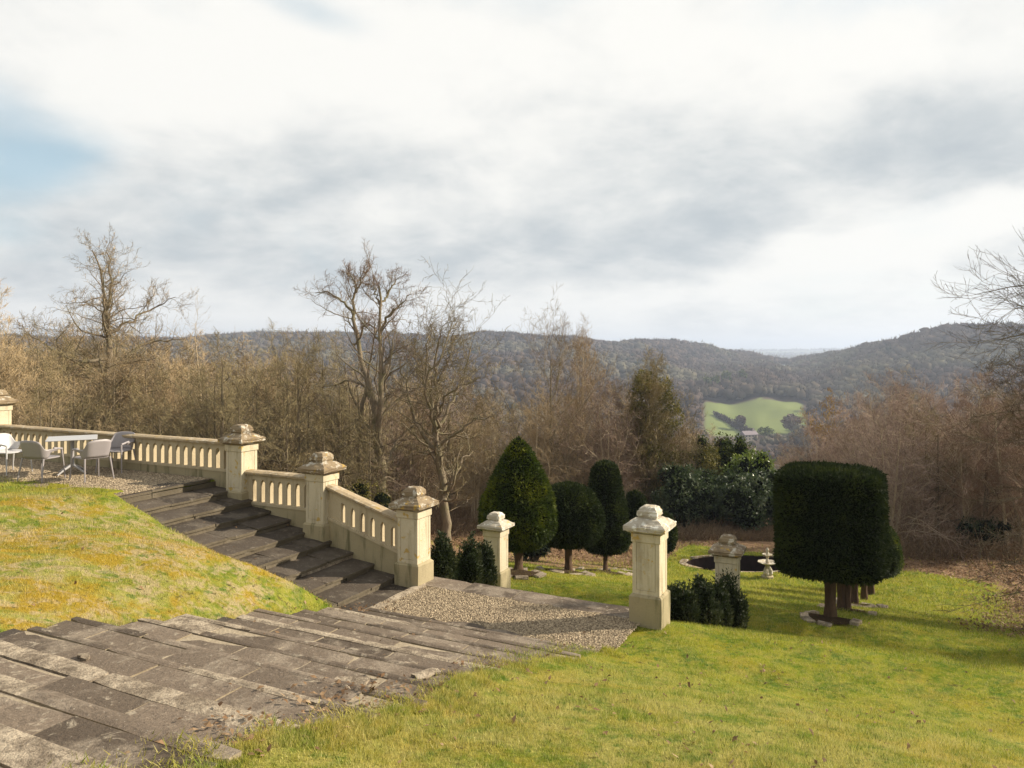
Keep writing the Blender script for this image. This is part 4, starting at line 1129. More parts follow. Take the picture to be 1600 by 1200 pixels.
def build_tree(name, label, loc, limbs, levels, seed, barkm, twigm, group=None, cat='tree', rz=0, rough_limb=.0, skip=False):
    """limbs: [(polyline, r0, r1)], the first is the trunk; levels: dicts for the following generations"""
    rng = np.random.default_rng(seed); K = 12
    th = thing(name, label, cat, loc, rz, group)
    lp = np.stack([resample(p, K) for p, _, _ in limbs]); lr = np.stack([np.linspace(a, b, K + 1) for _, a, b in limbs]) * .96
    jit = rng.normal(0, 1, lp.shape) * rough_limb; jit[:, 0] = 0; lp = lp + jit
    tv, tq = tubes(lp[:1], lr[:1] * (1 + .25 * np.exp(-np.arange(K + 1) * 1.2))[None], 10)
    tr = obj('trunk', mesh_np('trunk', tv, tq, barkm, True), th)
    parts = []
    if len(limbs) > 1: parts.append(tubes(lp[1:], lr[1:], 7))
    src, srad = (lp[1:], lr[1:]) if skip else (lp, lr)
    twv = []
    for li, lv in enumerate(levels):
        P, D, L, Rr = spawn(rng, src, srad, lv['n'], lv.get('f0', .3), 1.0, R(lv.get('a0', 25)), R(lv.get('a1', 60)), lv['ratio'], lv.get('rr', .45), lv.get('min', .15), lv.get('tip', True), .35, lv.get('fall', .62))
        if lv.get('flat'): D = unit(D * np.array([1, 1, lv['flat']]))
        src, srad = grow_level(rng, P, D, L, Rr, lv['K'], lv.get('w', .18), lv.get('trop', .05), lv.get('taper', .35))
        srad = np.maximum(srad, lv.get('rmin', .004))
        (twv if lv.get('twig') else parts).append(tubes(src, srad, lv.get('m', 4)))
    v, q = merge(parts); cr = obj('branches', mesh_np('branches', v, q, barkm, True), th)
    if twv: v, q = merge(twv); obj('twigs', mesh_np('twigs', v, q, twigm), th)['kind'] = 'stuff'
    return th


def pl(base, pts, dep=None):
    """photo pixels -> points in the tree's own upright frame; base=(px,py,d) is its foot"""
    bx, by, d = base; out = []
    for i, p in enumerate(pts):
        out.append(((p[0] - bx) / F * d, (p[2] if len(p) > 2 else 0), (by - p[1]) / F * d))
    return out


def foot(px, d): x = at(px, d); z = zg1(x, d); return (x, d, z - .1), (px, HY - (z - .1) * F / d, d)


FINE = [dict(n=7, ratio=.42, K=5, m=4, w=.22, trop=.05, f0=.2, a0=30, a1=65), dict(n=6, ratio=.45, K=4, m=3, w=.25, trop=.04, f0=.2, a0=25, a1=60, rmin=.006),
        dict(n=5, ratio=.52, K=3, m=2, w=.25, trop=.05, f0=.15, a0=20, a1=55, rmin=.0065, twig=1)]

# H1: broad tree on the left, top at (150,372)
loc, b = foot(174, 44)
T = lambda pts: pl(b, pts)
trunk = T([(174, b[1]), (174, 700), (172, 640), (171, 580), (169, 515)])
limbs = [(trunk, .30, .16),
         (T([(169, 515), (160, 480, .4), (148, 440, .8), (146, 410, .6), (138, 392, .3)]), .13, .03), (T([(169, 515), (178, 480, -.8), (190, 450, -1), (186, 400, -1.2)]), .12, .03),
         (T([(170, 520), (152, 494, 1), (130, 478, 1.6), (100, 470, 2)]), .09, .02), (T([(170, 560), (150, 566, -1), (118, 556, -1.5), (95, 540, -1.2), (60, 520, -1)]), .12, .03),
         (T([(172, 575), (195, 550, 1), (205, 535, 1.5), (235, 530, 2), (258, 532, 2)]), .12, .025), (T([(172, 600), (120, 560, 2), (80, 542, 3), (48, 518, 3.5)]), .10, .02),
         (T([(174, 630), (200, 610, -1.5), (215, 598, -2), (240, 575, -2.5)]), .11, .02), (T([(172, 520), (196, 495, 1), (222, 475, 2), (250, 462, 2)]), .10, .02),
         (T([(172, 660), (150, 640, -2), (128, 630, -3), (100, 640, -4)]), .09, .02), (T([(169, 530), (190, 505, -2), (205, 470, -3), (210, 430, -3)]), .10, .02),
         (T([(173, 600), (140, 590, 2), (110, 585, 3), (75, 590, 3)]), .09, .02), (T([(173, 680), (200, 665, 2), (220, 640, 3)]), .07, .02)]
build_tree('ash_tree', 'tall wide bare tree rising highest on the left behind the table', loc, limbs, [dict(fall=.3, n=16, ratio=.38, K=7, m=4, w=.26, trop=.06, f0=.12, a0=35, a1=75, rr=.38), dict(n=9, ratio=.42, K=5, m=3, w=.3, trop=.05, f0=.12, a0=32, a1=75, rmin=.007, rr=.4),
           dict(n=6, ratio=.52, K=3, m=2, w=.3, trop=.08, f0=.12, a0=28, a1=70, rmin=.0065, twig=1)], 11, M_BARK, M_TWT, 'bare trees of the wood edge', rough_limb=.06)

# H2: tall double-stemmed tree in the centre-left, top (590,415)
loc, b = foot(602, 38)
trunk = T([(602, b[1]), (598, 770), (592, 700), (586, 640), (575, 590)])
limbs = [(trunk, .34, .17),
         (T([(575, 600), (560, 560, .5), (549, 520, .8), (546, 480, 1), (552, 440, .8)]), .16, .05), (T([(546, 490, .9), (535, 475, 1), (520, 462, 1.2), (500, 452, 1.4), (482, 455, 1.5)]), .08, .02),
         (T([(551, 450, .8), (545, 432, 1), (533, 422, 1.2)]), .06, .02), (T([(551, 455, .8), (566, 432, .4), (572, 420, .4)]), .06, .02),
         (T([(590, 700), (598, 640, -.8), (601, 580, -1), (598, 520, -1), (600, 470, -.8), (598, 450, -.8)]), .19, .05), (T([(599, 475, -.8), (590, 455, -1), (577, 445, -1.2)]), .06, .02),
         (T([(600, 520, -1), (612, 500, -1.6), (632, 482, -2), (650, 465, -2)]), .08, .02), (T([(600, 480, -.8), (612, 450, -.4), (625, 432, 0)]), .07, .02),
         (T([(600, 540, -1), (585, 510, -.2), (566, 500, .2)]), .07, .02), (T([(586, 640), (560, 600, 1), (545, 595, 1.5), (520, 602, 2), (485, 607, 2.4)]), .12, .025),
         (T([(590, 690), (560, 650, -1), (535, 645, -1.6), (505, 640, -2)]), .10, .02), (T([(598, 740), (615, 690, 1), (640, 670, 1.4), (655, 655, 1.5)]), .10, .02),
         (T([(598, 600, -1), (616, 560, -1), (622, 520, -1)]), .10, .02), (T([(576, 600), (562, 640, 0), (556, 700, .5), (560, 760, .8), (556, 800, 1)]), .11, .08), (T([(549, 540, .7), (566, 520, 0), (575, 505, -.5)]), .07, .02)]
build_tree('ash_tree', 'tallest bare tree with two leading stems rising above the hill right of centre left piers', loc, limbs,
           [dict(fall=.25, n=13, ratio=.34, K=7, m=4, w=.22, trop=.08, f0=.3, a0=30, a1=65, rr=.4), dict(n=7, ratio=.45, K=5, m=3, w=.24, trop=.08, f0=.2, a0=28, a1=60, rmin=.006, rr=.42), dict(n=6, ratio=.52, K=3, m=2, w=.25, trop=.06, f0=.15, a0=25, a1=60, rmin=.0055, twig=1)],
           12, M_BARK, M_TWR, 'bare trees of the wood edge', rough_limb=.05)

# H3: rounder tree at (690)
loc, b = foot(697, 39)
trunk = T([(697, b[1]), (694, 790), (688, 740), (681, 700), (680, 668)])
limbs = [(trunk, .25, .17), (T([(681, 690), (672, 640, 1), (662, 600, 1.4), (662, 540, 1.5), (668, 505, 1.5)]), .12, .03), (T([(681, 670), (684, 620, -.5), (684, 560, -1), (690, 520, -1)]), .13, .03),
         (T([(682, 680), (700, 640, 1), (715, 600, 1.5), (728, 570, 1.5), (733, 540, 1.5)]), .11, .03), (T([(681, 670), (700, 615, -1.5), (735, 595, -2), (755, 590, -2)]), .09, .02), (T([(676, 700), (650, 660, 0), (632, 610, .5), (622, 560, .8)]), .11, .03),
         (T([(683, 700), (720, 670, -1), (750, 650, -1.5), (772, 643, -2)]), .10, .02), (T([(686, 730), (665, 700, 1), (650, 690, 1.4), (625, 690, 2)]), .07, .02), (T([(690, 745), (720, 720, 1), (745, 712, 2)]), .07, .02),
         (T([(684, 600, -.6), (704, 560, -1), (712, 520, -1.2)]), .07, .02), (T([(666, 620, 1.2), (645, 580, 2), (640, 540, 2)]), .07, .02), (T([(682, 680), (668, 600, -2), (700, 550, -2.6), (712, 505, -2)]), .09, .02)]
build_tree('oak_tree', 'rounded bare tree with pale lit trunk just left of the cone topiary', loc, limbs,
           [dict(fall=.2, n=15, ratio=.42, K=7, m=4, w=.26, trop=.04, f0=.2, a0=35, a1=75, rr=.38), dict(n=8, ratio=.45, K=5, m=3, w=.3, trop=.04, f0=.15, a0=32, a1=72, rmin=.007, rr=.4), dict(n=6, ratio=.52, K=3, m=2, w=.3, trop=.04, f0=.15, a0=28, a1=70, rmin=.0065, twig=1)],
           13, M_BARK, M_TWO, 'bare trees of the wood edge', rough_limb=.06)


def generic(name, label, px, d, h, seed, barkm, twigm, spread=.5, stems=1, up=.05, fine=1.0, tr=.02, low=.15, group='bare trees of the wood edge', lean=0, zoff=0, twd=.0065, angs=(28, 60), crown0=.2, n1=14, x=None, top=None):
    x = at(px, d) if x is None else x; z = zg1(x, d) + zoff; rng = random.Random(seed); limbs = []
    for k in range(stems):
        a = rng.uniform(0, math.tau); o = (0.12 if stems > 1 else .03) * h * rng.uniform(.4, 1.1)
        b0 = (rng.uniform(-.03, .03) * h * (stems > 1), rng.uniform(-.03, .03) * h * (stems > 1), 0)
        hh = h * (1 if k == 0 else rng.uniform(.72, .98))
        limbs.append(([b0, (b0[0] + o * .3 * math.cos(a) + lean * .3, b0[1] + o * .3 * math.sin(a), hh * .3), (b0[0] + o * .8 * math.cos(a) + lean * .6, b0[1] + o * .8 * math.sin(a), hh * .65), (b0[0] + o * math.cos(a) + lean, b0[1] + o * math.sin(a), hh)], tr * h * (1 if stems == 1 else .6), .003 * h))
    lv = [dict(n=int(n1), ratio=spread, K=7, m=4, w=.24, trop=up, f0=crown0, a0=angs[0], a1=angs[1], rr=.42), dict(n=int(8 * fine), ratio=.45, K=5, m=3, w=.3, trop=up, f0=low, a0=32, a1=75, rmin=.007),
          dict(n=int(6 * fine), ratio=.5, K=3, m=2, w=.3, trop=up, f0=.1, a0=30, a1=75, rmin=twd, twig=1), ]
    if fine > 1.2: lv.append(dict(n=3, ratio=.6, K=2, m=2, w=.2, trop=up, f0=.2, a0=18, a1=45, rmin=twd * .9, twig=1, min=.25))
    t_ = build_tree(name, label, (x, d, z - .1), limbs, lv, seed, barkm, twigm, group)
    me_ = [c for c in t_.children if c.name.startswith('branches')][0].data; co = np.empty(len(me_.vertices) * 3, np.float32); me_.vertices.foreach_get('co', co)
    mz = float(np.percentile(co[2::3], 99.6)); t_['_h'] = mz
    if top is not None: t_.scale = (((HY - top) / F * d - (z - .1)) / mz,) * 3
    return t_


generic('poplar_tree', 'broad fine twigged tree with long upright tips behind the ball topiary', 858, 46, 14.2, 21, M_BARK, M_TWT, .62, 1, .13, 1.3, .014, angs=(40, 72), n1=26, crown0=.12, top=478)
generic('poplar_tree', 'slender pale twigged tree rising behind the waisted topiary', 905, 50, 14.3, 22, M_BARKP, M_TWT, .38, 3, .16, 1.3, .013, n1=14, top=505)
generic('young_ash_tree', 'thin light twigged tree leaning up against the sky right of the tallest left tree', 325, 52, 15.3, 23, M_BARKP, M_TWT, .42, 1, .06, 1.0, .014, lean=-1.5, top=452)
generic('oak_tree', 'pale brown twigged tree cut by the left picture edge', -5, 48, 14.8, 24, M_BARK, M_TWT, .48, 2, .05, 1.3, .016, top=452)
generic('hawthorn_tree', 'dark crooked tree standing behind the balustrade left of the highest pier', 338, 36, 9.0, 25, M_BARKD, M_TWO, .50, 1, .0, 1.0, .018, angs=(40, 80), top=575)
generic('hawthorn_tree', 'dark crooked tree right behind the pier at the head of the side steps', 405, 37, 8.8, 26, M_BARKD, M_TWO, .50, 1, .0, 1.0, .018, angs=(40, 80), lean=.8, top=570)
generic('willow_tree', 'rounded golden brown twigged tree on the valley side beyond the pool', 1288, 78, 15.5, 27, M_BARKD, M_TWY, .48, 2, .02, 1.3, .016, twd=.02, angs=(35, 70), top=612)
generic('maple_tree', 'pale pinkish twigged tree with upright fan of branches above the right thicket', 1352, 60, 14.6, 28, M_BARKP, M_TWR, .42, 3, .14, 1.0, .012, top=582)
generic('hazel_tree', 'tall reddish brown twigged tree topping the right hand thicket', 1432, 50, 13.6, 29, M_BARKP, M_TWR, .42, 4, .12, 1.3, .012, top=600)

# ivy-clad tree right of centre
IV = generic('ivy_clad_tree', 'bushy ivy covered tree standing alone against the valley right of the near pier top', 1022, 45, 11.0, 30, M_BARKD, M_TWO, .36, 6, .08, 1.3, .016, top=556)
def leaf_cloud(blobs, n, size, seed, mat, name, parent, spread=1.0):
    g = np.random.default_rng(seed); B = np.array(blobs, float); vol = B[:, 3] * B[:, 5]; k = g.choice(len(B), n, p=vol / vol.sum())
    d = unit(g.normal(0, 1, (n, 3))); r = g.uniform(.72, 1.06, n) ** .8
    lump = 1 + .28 * fbm(d[:, 0] * 3 + k * 3.1, d[:, 2] * 3 + d[:, 1] * 2.2, 3, seed)
    p = B[k, :3] + d * np.stack([B[k, 3], B[k, 4], B[k, 5]], -1) * (r * lump)[:, None]
    v, f = shell_leaves(p, d, size, seed + 1, spread, True); o = obj(name, mesh_np(name, v, f, mat), parent); o['kind'] = 'stuff'; return o
rg_ = random.Random(4); bl_ = []
for k in range(46):
    f = k / 45; z = 1.2 + 9.6 * f; wr = 1.35 if f > .55 else .75 + .5 * f; bl_.append((rg_.uniform(-1, 1) * wr, rg_.uniform(-1, 1) * wr, z, rg_.uniform(.45, .85), rg_.uniform(.45, .8), rg_.uniform(.4, .9)))
leaf_cloud(bl_, 15000, .16, 5, M_IVY, 'ivy', IV)
IV2 = generic('ivy_clad_tree', 'lower ivy hung thicket of stems between the ivy tree and the evergreens', 1082, 45, 6.6, 31, M_BARKD, M_TWO, .38, 5, .05, 1.0, .013, top=640)
bl_ = [(rg_.uniform(-1.6, 1.6), rg_.uniform(-1, 1), rg_.uniform(.8, 4.8), rg_.uniform(.4, .8), .6, rg_.uniform(.4, .8)) for _ in range(22)]
leaf_cloud(bl_, 6000, .13, 6, M_IVY, 'ivy', IV2)


def evergreen(label, px, d, w_, h, seed, mat, n=9000, size=.13, zoff=0, dark=M_YEWCORE):
    rg = random.Random(seed); x = at(px, d); th = thing('evergreen_shrub', label, 'shrub', (x, d, zg1(x, d) + zoff), 0, 'evergreen shrubs behind the pool')
    bl_ = [(rg.uniform(-.5, .5) * w_, rg.uniform(-.35, .35) * w_, h * rg.uniform(.25, .8), w_ * rg.uniform(.16, .28), w_ * rg.uniform(.16, .28), h * rg.uniform(.16, .26)) for _ in range(22)]
    leaf_cloud(bl_, n, size, seed, mat, 'foliage', th)
    bm = bmesh.new()
    for b_ in bl_[:14]:
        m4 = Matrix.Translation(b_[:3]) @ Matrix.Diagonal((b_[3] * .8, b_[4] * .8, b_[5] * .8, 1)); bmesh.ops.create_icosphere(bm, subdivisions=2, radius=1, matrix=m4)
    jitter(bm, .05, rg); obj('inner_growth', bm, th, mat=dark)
    bm = bmesh.new()
    for b_ in bl_[:8]: slender(bm, (b_[0] * .3, b_[1] * .3, -.1), b_[:3], .05, .02, 6)
    obj('stem', bm, th, mat=M_BARKD); return th
evergreen('tall glossy grey green rhododendron left of the pool pier', 1110, 42.5, 4.2, 3.6, 1, M_RHODO, 13000, .17)
evergreen('low dark green rhododendron right behind the far stone pier', 1068, 42, 2.8, 2.6, 2, M_RHODO, 7000, .15)
evergreen('bright yellow green laurel lit by the sun above the dark hedge', 1172, 45, 2.6, 4.3, 3, M_LAUREL, 9000, .15)
evergreen('dark green laurel hedge mass beside the drum yew', 1190, 43.5, 3.4, 3.5, 4, M_RHODO, 10000, .15)
evergreen('dark holly standing above the rhododendrons', 1122, 47, 2.2, 5.4, 5, M_YEWG, 7000, .14)
evergreen('small dark holly between the laurel and the ivy tree', 1148, 47, 1.8, 5.2, 6, M_YEWG, 6000, .14)
evergreen('little grey green shrub behind the trunk of the cone yew', 833, 28, 1.1, .85, 7, M_RHODO, 2500, .09)

evergreen('dark ivy mass low among the trees behind the middle pier', 560, 34, 2.2, 2.6, 8, M_IVY, 4000, .10)
evergreen('dull green holly in the wood just left of the highest pier', 300, 41, 2.0, 3.6, 9, M_IVY, 4000, .11)
evergreen('small holly low in the thicket at the right edge', 1530, 38, 1.8, 1.8, 10, M_RHODO, 3000, .10)
# ---- woodland: a few kinds, copied
KINDS = []
for i, (h, sp, st, up, bk, tw, fine, n1, c0) in enumerate(((9.5, .52, 1, .05, M_BARK, M_TWT, 1.3, 15, .16), (8.2, .46, 3, .07, M_BARKP, M_TWT, 1.3, 12, .10), (10.5, .50, 1, .04, M_BARKD, M_TWO, 1.3, 16, .2),
                                                       (7.5, .48, 3, .07, M_BARKP, M_TWR, 1.3, 12, .1), (9.0, .50, 2, .08, M_BARKP, M_TWR, 1.3, 13, .12), (4.2, .5, 8, .0, M_BARKD, M_TWT, 1.0, 9, .05), (9.0, .52, 1, .01, M_BARKD, M_TWO, 1.3, 13, .22))):
    KINDS.append((0, generic('woodland_tree', 'x', 0, 50, h, 40 + i, bk, tw, sp, st, up, fine, (.018, .02, .02, .02, .02, .012, .026)[i], n1=n1, angs=(40, 85) if i == 6 else (34, 74), crown0=c0, zoff=0)))
ZONES = [  # noqa
    (20, 620, 31, 36, 11, (6, 6, 2), 'crooked dark limbed tree close', 'crooked trees just behind the balustrade'),  # px range, depth range, n, kinds, label, group
    (-40, 560, 34, 46, 40, (0, 1, 6, 2, 5), 'bare brown tree in the front of the wood', 'woodland trees behind the balustrade'),
    (-60, 640, 48, 74, 56, (0, 2, 1), 'bare brown tree deep in the wood', 'woodland trees behind the balustrade, deeper row'),
    (540, 990, 42, 62, 40, (0, 1, 3, 6, 5), 'bare tan twigged tree on the wood edge', 'woodland trees behind the left topiary'),
    (930, 1110, 47, 62, 14, (1, 3, 5), 'thin stemmed bare tree', 'woodland trees round the ivy tree'),
    (1370, 1680, 37, 50, 26, (3, 4, 6), 'reddish brown young tree at the thicket front', 'thicket trees on the right'),
    (1230, 1680, 50, 74, 40, (4, 3, 0), 'reddish brown tree deep in the thicket', 'thicket trees on the right, deeper row'),
    (1090, 1260, 62, 110, 26, (0, 2, 3), 'low brown tree on the slope', 'trees below the field'),
]
MARKS = [(60, 'behind the far left pier'), (130, 'behind the table and left chairs'), (215, 'below the tallest left tree'), (300, 'behind the long balustrade\'s right half'), (385, 'behind the highest pier'),
         (450, 'above the short level balustrade'), (520, 'behind the middle pier'), (590, 'above the sloping balustrade'), (660, 'behind the lowest left pier'), (740, 'left of the cone yew'),
         (800, 'above the cone yew\'s left side'), (860, 'between the cone and ball yews'), (920, 'above the ball yew'), (970, 'above the tall column yew'), (1040, 'by the ivy clad tree'), (1110, 'left of the green field'),
         (1180, 'below the farmhouse'), (1260, 'right of the farmhouse'), (1330, 'above the drum yew\'s left half'), (1400, 'above the drum yew\'s right edge'), (1470, 'just right of the drum yew'), (1540, 'some way right of the drum yew'), (9999, 'at the right edge of the picture')]
first = {i: True for i in range(len(KINDS))}; RW = random.Random(77)
for (a, b_, d0, d1, n, kinds, lab, grp) in ZONES:
    for k in range(n):
        px = a + (b_ - a) * (k + RW.uniform(.1, .9)) / n; d = RW.uniform(d0, d1); ki = RW.choice(kinds); pr = KINDS[ki][1]; h = pr['_h']
        x = at(px, d); z = zg1(x, d) - .1; sc = RW.uniform(.82, 1.15)
        if a == 20: yt = RW.uniform(600, 680) + max(0, px - 420) * .25
        elif a < 600: yt = (np.interp(px, [0, 260, 330, 420, 520, 600], [500, 525, 540, 525, 550, 595]) + RW.uniform(-25, 60))
        elif a == 930: yt = RW.uniform(640, 700)
        elif a < 1000: yt = np.interp(px, [560, 700, 780, 900, 960], [585, 580, 565, 525, 570]) + RW.uniform(-15, 80)
        elif a == 1090: yt = RW.uniform(700, 745)
        else: yt = np.interp(px, [1230, 1290, 1340, 1430, 1700], [685, 630, 600, 578, 585]) + RW.uniform(-8, 70)
        sc = ((HY - yt) / F * d - z) / h
        if ki == 5: sc = min(sc, RW.uniform(.8, 1.3))
        sc = min(max(sc, .45), 1.9)
        mk = next(m_ for lim, m_ in MARKS if px < lim); labk = lab + ' ' + mk; grk = grp + ', ' + mk
        if first[ki]:
            pr.location = (x, d, z); pr.scale = (sc,) * 3; pr['label'] = labk; pr['group'] = grk; first[ki] = False; pr.rotation_euler = (0, 0, RW.uniform(0, 6))
        else: dup(pr, (x, d, z), RW.uniform(0, 6), (sc, sc, sc * RW.uniform(.92, 1.08)), labk, grk)
for o in list(bpy.data.objects):
    if '_h' in o.keys(): del o['_h']
for i, f in first.items():
    if f: print('UNUSED KIND', i)

# H8: big tree off the right edge, dark drooping sprays entering the frame; it also shades the right of the lawn
xr, yr = 16.7, 19.0
limbs = [([(0, 0, 0), (.1, 0, 2.5), (0, .1, 6), (.2, 0, 10), (.1, 0, 14)], .42, .10)]
rr_ = random.Random(8)
for k in range(70):
    z0 = 1.4 + k * .105; a = R(180) + rr_.uniform(-1.9, 1.9) if k % 3 else R(190) + rr_.uniform(-.4, .4); L = (4.5 if z0 < 7.6 else 3.2) * rr_.uniform(.66, 1.02)
    dz = rr_.uniform(-.1, .5) + .02 * k
    limbs.append(([(0, 0, z0), (L * .3 * math.cos(a), L * .3 * math.sin(a), z0 + .2 + dz * .5), (L * .7 * math.cos(a), L * .7 * math.sin(a), z0 + .3 + dz), (L * math.cos(a), L * math.sin(a), z0 + dz)], .05, .008))
BE = build_tree('beech_tree', 'large dark tree off the right edge whose fine branches sweep into the picture', (xr, yr, zg1(xr, yr) - .1), limbs,
           [dict(n=10, ratio=.5, K=6, m=3, w=.15, trop=.02, f0=.15, a0=25, a1=60, rmin=.006), dict(n=8, ratio=.5, K=4, m=3, w=.14, trop=.05, f0=.15, a0=18, a1=45, rmin=.0045), dict(n=4, ratio=.5, K=2, m=2, w=.15, trop=.05, f0=.2, a0=15, a1=40, rmin=.0035, twig=1)],
           50, M_BARKD, M_TWD, 'bare trees of the wood edge', skip=True)
for (x_, y_, r_, sc_, lb_) in ((24.5, 17.0, 1.2, 1.25, 'bare beech beyond the right edge whose shadow falls across the lawn'), (27.0, 22.5, 3.0, 1.35, 'bare beech beyond the right edge near the leaf drift')):
    dup(BE, (x_, y_, zg1(x_, y_) - .1), r_, sc_, lb_, 'bare beeches on the right')

# undergrowth: bramble and dead stems along the wood edge
def undergrowth(n, seed, fn, h0, h1, r):
    g = np.random.default_rng(seed); x, y = fn(g, n); z = z_ground(x, y); P = np.stack([x, y, z - .05], -1); D = np.stack([g.normal(0, .8, n), g.normal(0, .8, n), np.full(n, 1.0)], -1)
    pts, rad = grow_level(g, P, D, g.uniform(h0, h1, n), np.full(n, r), 4, .35, -.12, .5); return tubes(pts, rad, 2)
def uf(px0, px1, d0, d1):
    def f(g, n): d = g.uniform(d0, d1, n); return (g.uniform(px0, px1, n) - HX) / F * d, d
    return f
v, q = merge([undergrowth(26000, 1, uf(-60, 640, 22, 44), .5, 1.8, .008), undergrowth(16000, 2, uf(640, 1120, 40, 50), .4, 1.5, .008), undergrowth(12000, 3, uf(1380, 1680, 36, 46), .5, 1.9, .008), undergrowth(9000, 4, uf(1030, 1240, 39.5, 42), .3, .8, .008)])
tag(obj('undergrowth', mesh_np('undergrowth', v, q, M_UNDER)), 'tangle of dead brown stems and brambles along the wood edge', kind='stuff')
x, y = uf(680, 1120, 33, 42)(NR, 12000); x2, y2 = uf(1330, 1700, 16, 42)(NR, 42000); x = np.concatenate([x, x2]); y = np.concatenate([y, y2]); k = NR.random(len(x)) * .9 + .1 < litter_mask(*xy2st(x, y)) * (.5 + .8 * vn(x * .7, y * .7, 5)); _ = litter_mask(*xy2st(x, y)) > .4; v, f = scatter_leaves(x[k], y[k], z_ground(x[k], y[k]), .05, 3)
tag(obj('leaf_litter', mesh_np('leaf_litter', v, f, M_LEAF)), 'drift of brown leaves at the back of the lawn', kind='stuff')

# ============================================================ far woods
def far_wood(n, seed, px0, px1, d0, d1, h0, h1, tris, keep=None):
    g = np.random.default_rng(seed); px = g.uniform(px0, px1, n); d = d0 + (d1 - d0) * g.random(n) ** .8
    x = (px - HX) / F * d; k = np.ones(n, bool)
    infield = (px > 1094) & (px < 1266) & (d > 552) & (d < 728 - np.abs(px - 1190) * .15); infield |= (px > 1206) & (px < 1242) & (d > 1170) & (d < 1335)
    infield |= (px > 963) & (px < 988) & (d > 1255)
    k &= ~infield
    # trees in front of the field must not hide it
    k &= ~((px > 1094) & (px < 1250) & (d > 330) & (d < 552) & (g.random(n) < .55))
    rd = np.interp(px, RIDGE[:, 0], RIDGE[:, 2]); k &= d < rd + 60
    if keep is not None: k &= keep(px, d)
    px, d, x = px[k], d[k], x[k]; n = len(x); z = z_ground(x, d)
    h = g.uniform(h0, h1, n) * (.75 + .5 * vn(x * .02, d * .02, 3)); tint = g.random(n); tint = np.where((tint > .93) & (vn(x * .012, d * .012, 9) < .6), .5, tint)
    h = np.where((px > 1094) & (px < 1250) & (d < 560), h * .55, h)
    con = tint > .93; wr = h * g.uniform(.38, .55, n) * np.where(con, .6, 1)
    ph = (1 + 5 ** .5) / 2
    T_ = unit(np.array([(-1, ph, 0), (1, ph, 0), (-1, -ph, 0), (1, -ph, 0), (0, -1, ph), (0, 1, ph), (0, -1, -ph), (0, 1, -ph), (ph, 0, -1), (ph, 0, 1), (-ph, 0, -1), (-ph, 0, 1)], float))
    FT = np.array([(0, 11, 5), (0, 5, 1), (0, 1, 7), (0, 7, 10), (0, 10, 11), (1, 5, 9), (5, 11, 4), (11, 10, 2), (10, 7, 6), (7, 1, 8), (3, 9, 4), (3, 4, 2), (3, 2, 6), (3, 6, 8), (3, 8, 9), (4, 9, 5), (2, 4, 11), (6, 2, 10), (8, 6, 7), (9, 8, 1)])
    sc3 = np.stack([wr, wr, h * .42], -1)[:, None]; c0 = np.stack([x, d, z + h * .56], -1)
    vb = c0[:, None] + T_[None] * g.uniform(.55, 1.15, (n, 12, 1)) * sc3
    fb = (FT[None] + np.arange(n)[:, None, None] * 12).reshape(-1, 3)
    m_ = max(6, tris // 4); dr = unit(g.normal(0, 1, (n, m_, 3))); dr[..., 2] = np.abs(dr[..., 2]) - .2
    c = c0[:, None] + dr * g.uniform(.75, 1.1, (n, m_, 1)) * sc3; e1 = unit(g.normal(0, 1, (n, m_, 3))) * (h * .10)[:, None, None]; e2 = (dr + [0, 0, .6]) * (h * .20)[:, None, None]
    vt = np.stack([c - e1 * .5, c + e1 * .5, c + e2], 2).reshape(-1, 3)
    ft = np.arange(len(vt)).reshape(-1, 3) + n * 12
    return np.concatenate([vb.reshape(-1, 3), vt]), np.concatenate([np.repeat(tint, 12), np.repeat(tint, m_ * 3)]), np.concatenate([fb, ft])
A = [far_wood(24000, 9, -60, 1680, 780, 1560, 11, 17, 26, lambda px, d: (d > np.interp(px, RIDGE[:, 0], RIDGE[:, 2]) - 60) & (np.abs(px - 1225) > 20)), far_wood(13000, 1, -60, 1680, 560, 1420, 12, 17, 26), far_wood(3600, 2, -60, 1680, 300, 620, 10, 14, 30), far_wood(900, 3, -60, 1680, 100, 300, 8, 12, 70),
     far_wood(1500, 5, 1094, 1320, 700, 1500, 11, 16, 24)]
V, Q_ = merge([(a[0], a[2]) for a in A]); me = mesh_np('distant_woodland', V, Q_, M_FARWOOD, True)
at_ = me.attributes.new('tint', 'FLOAT', 'POINT'); at_.data.foreach_set('value', np.concatenate([a[1] for a in A]).astype(np.float32))
tag(obj('distant_woodland', me), 'grey brown leafless woods clothing the far hills', kind='stuff')
# far plateau trees and the hedge crossing the field
g = np.random.default_rng(12)
def hedge(pts, n, h, seed):
    g = np.random.default_rng(seed); f = g.random(n); P = np.array(pts, float); s = np.linspace(0, 1, len(P)); px = np.interp(f, s, P[:, 0]); d = np.interp(f, s, P[:, 1]) + g.normal(0, 1.2, n)
    x = (px - HX) / F * d + g.normal(0, 1.2, n); z = z_ground(x, d) + g.random(n) * h; c = np.stack([x, d, z], -1)
    return np.stack([c + g.normal(0, .8, (n, 3)) for _ in range(3)], 1).reshape(-1, 3)
V = hedge([(1118, 655), (1150, 610), (1176, 570)], 1800, 3.0, 2)
me = mesh_np('field_hedge', V, np.arange(len(V)).reshape(-1, 3), M_FARWOOD); tag(obj('field_hedge', me), 'dark hedge line running diagonally down the green field', 'hedge')
me.attributes.new('tint', 'FLOAT', 'POINT').data.foreach_set('value', np.full(len(V), .3, np.float32))
n = 2400; px = g.uniform(1000, 1420, n); d = g.choice([3400, 4200, 5200, 6300], n) + g.normal(0, 60, n); x = (px - HX) / F * d; z = z_ground(x, d); c = np.stack([x, d, z + 7], -1)
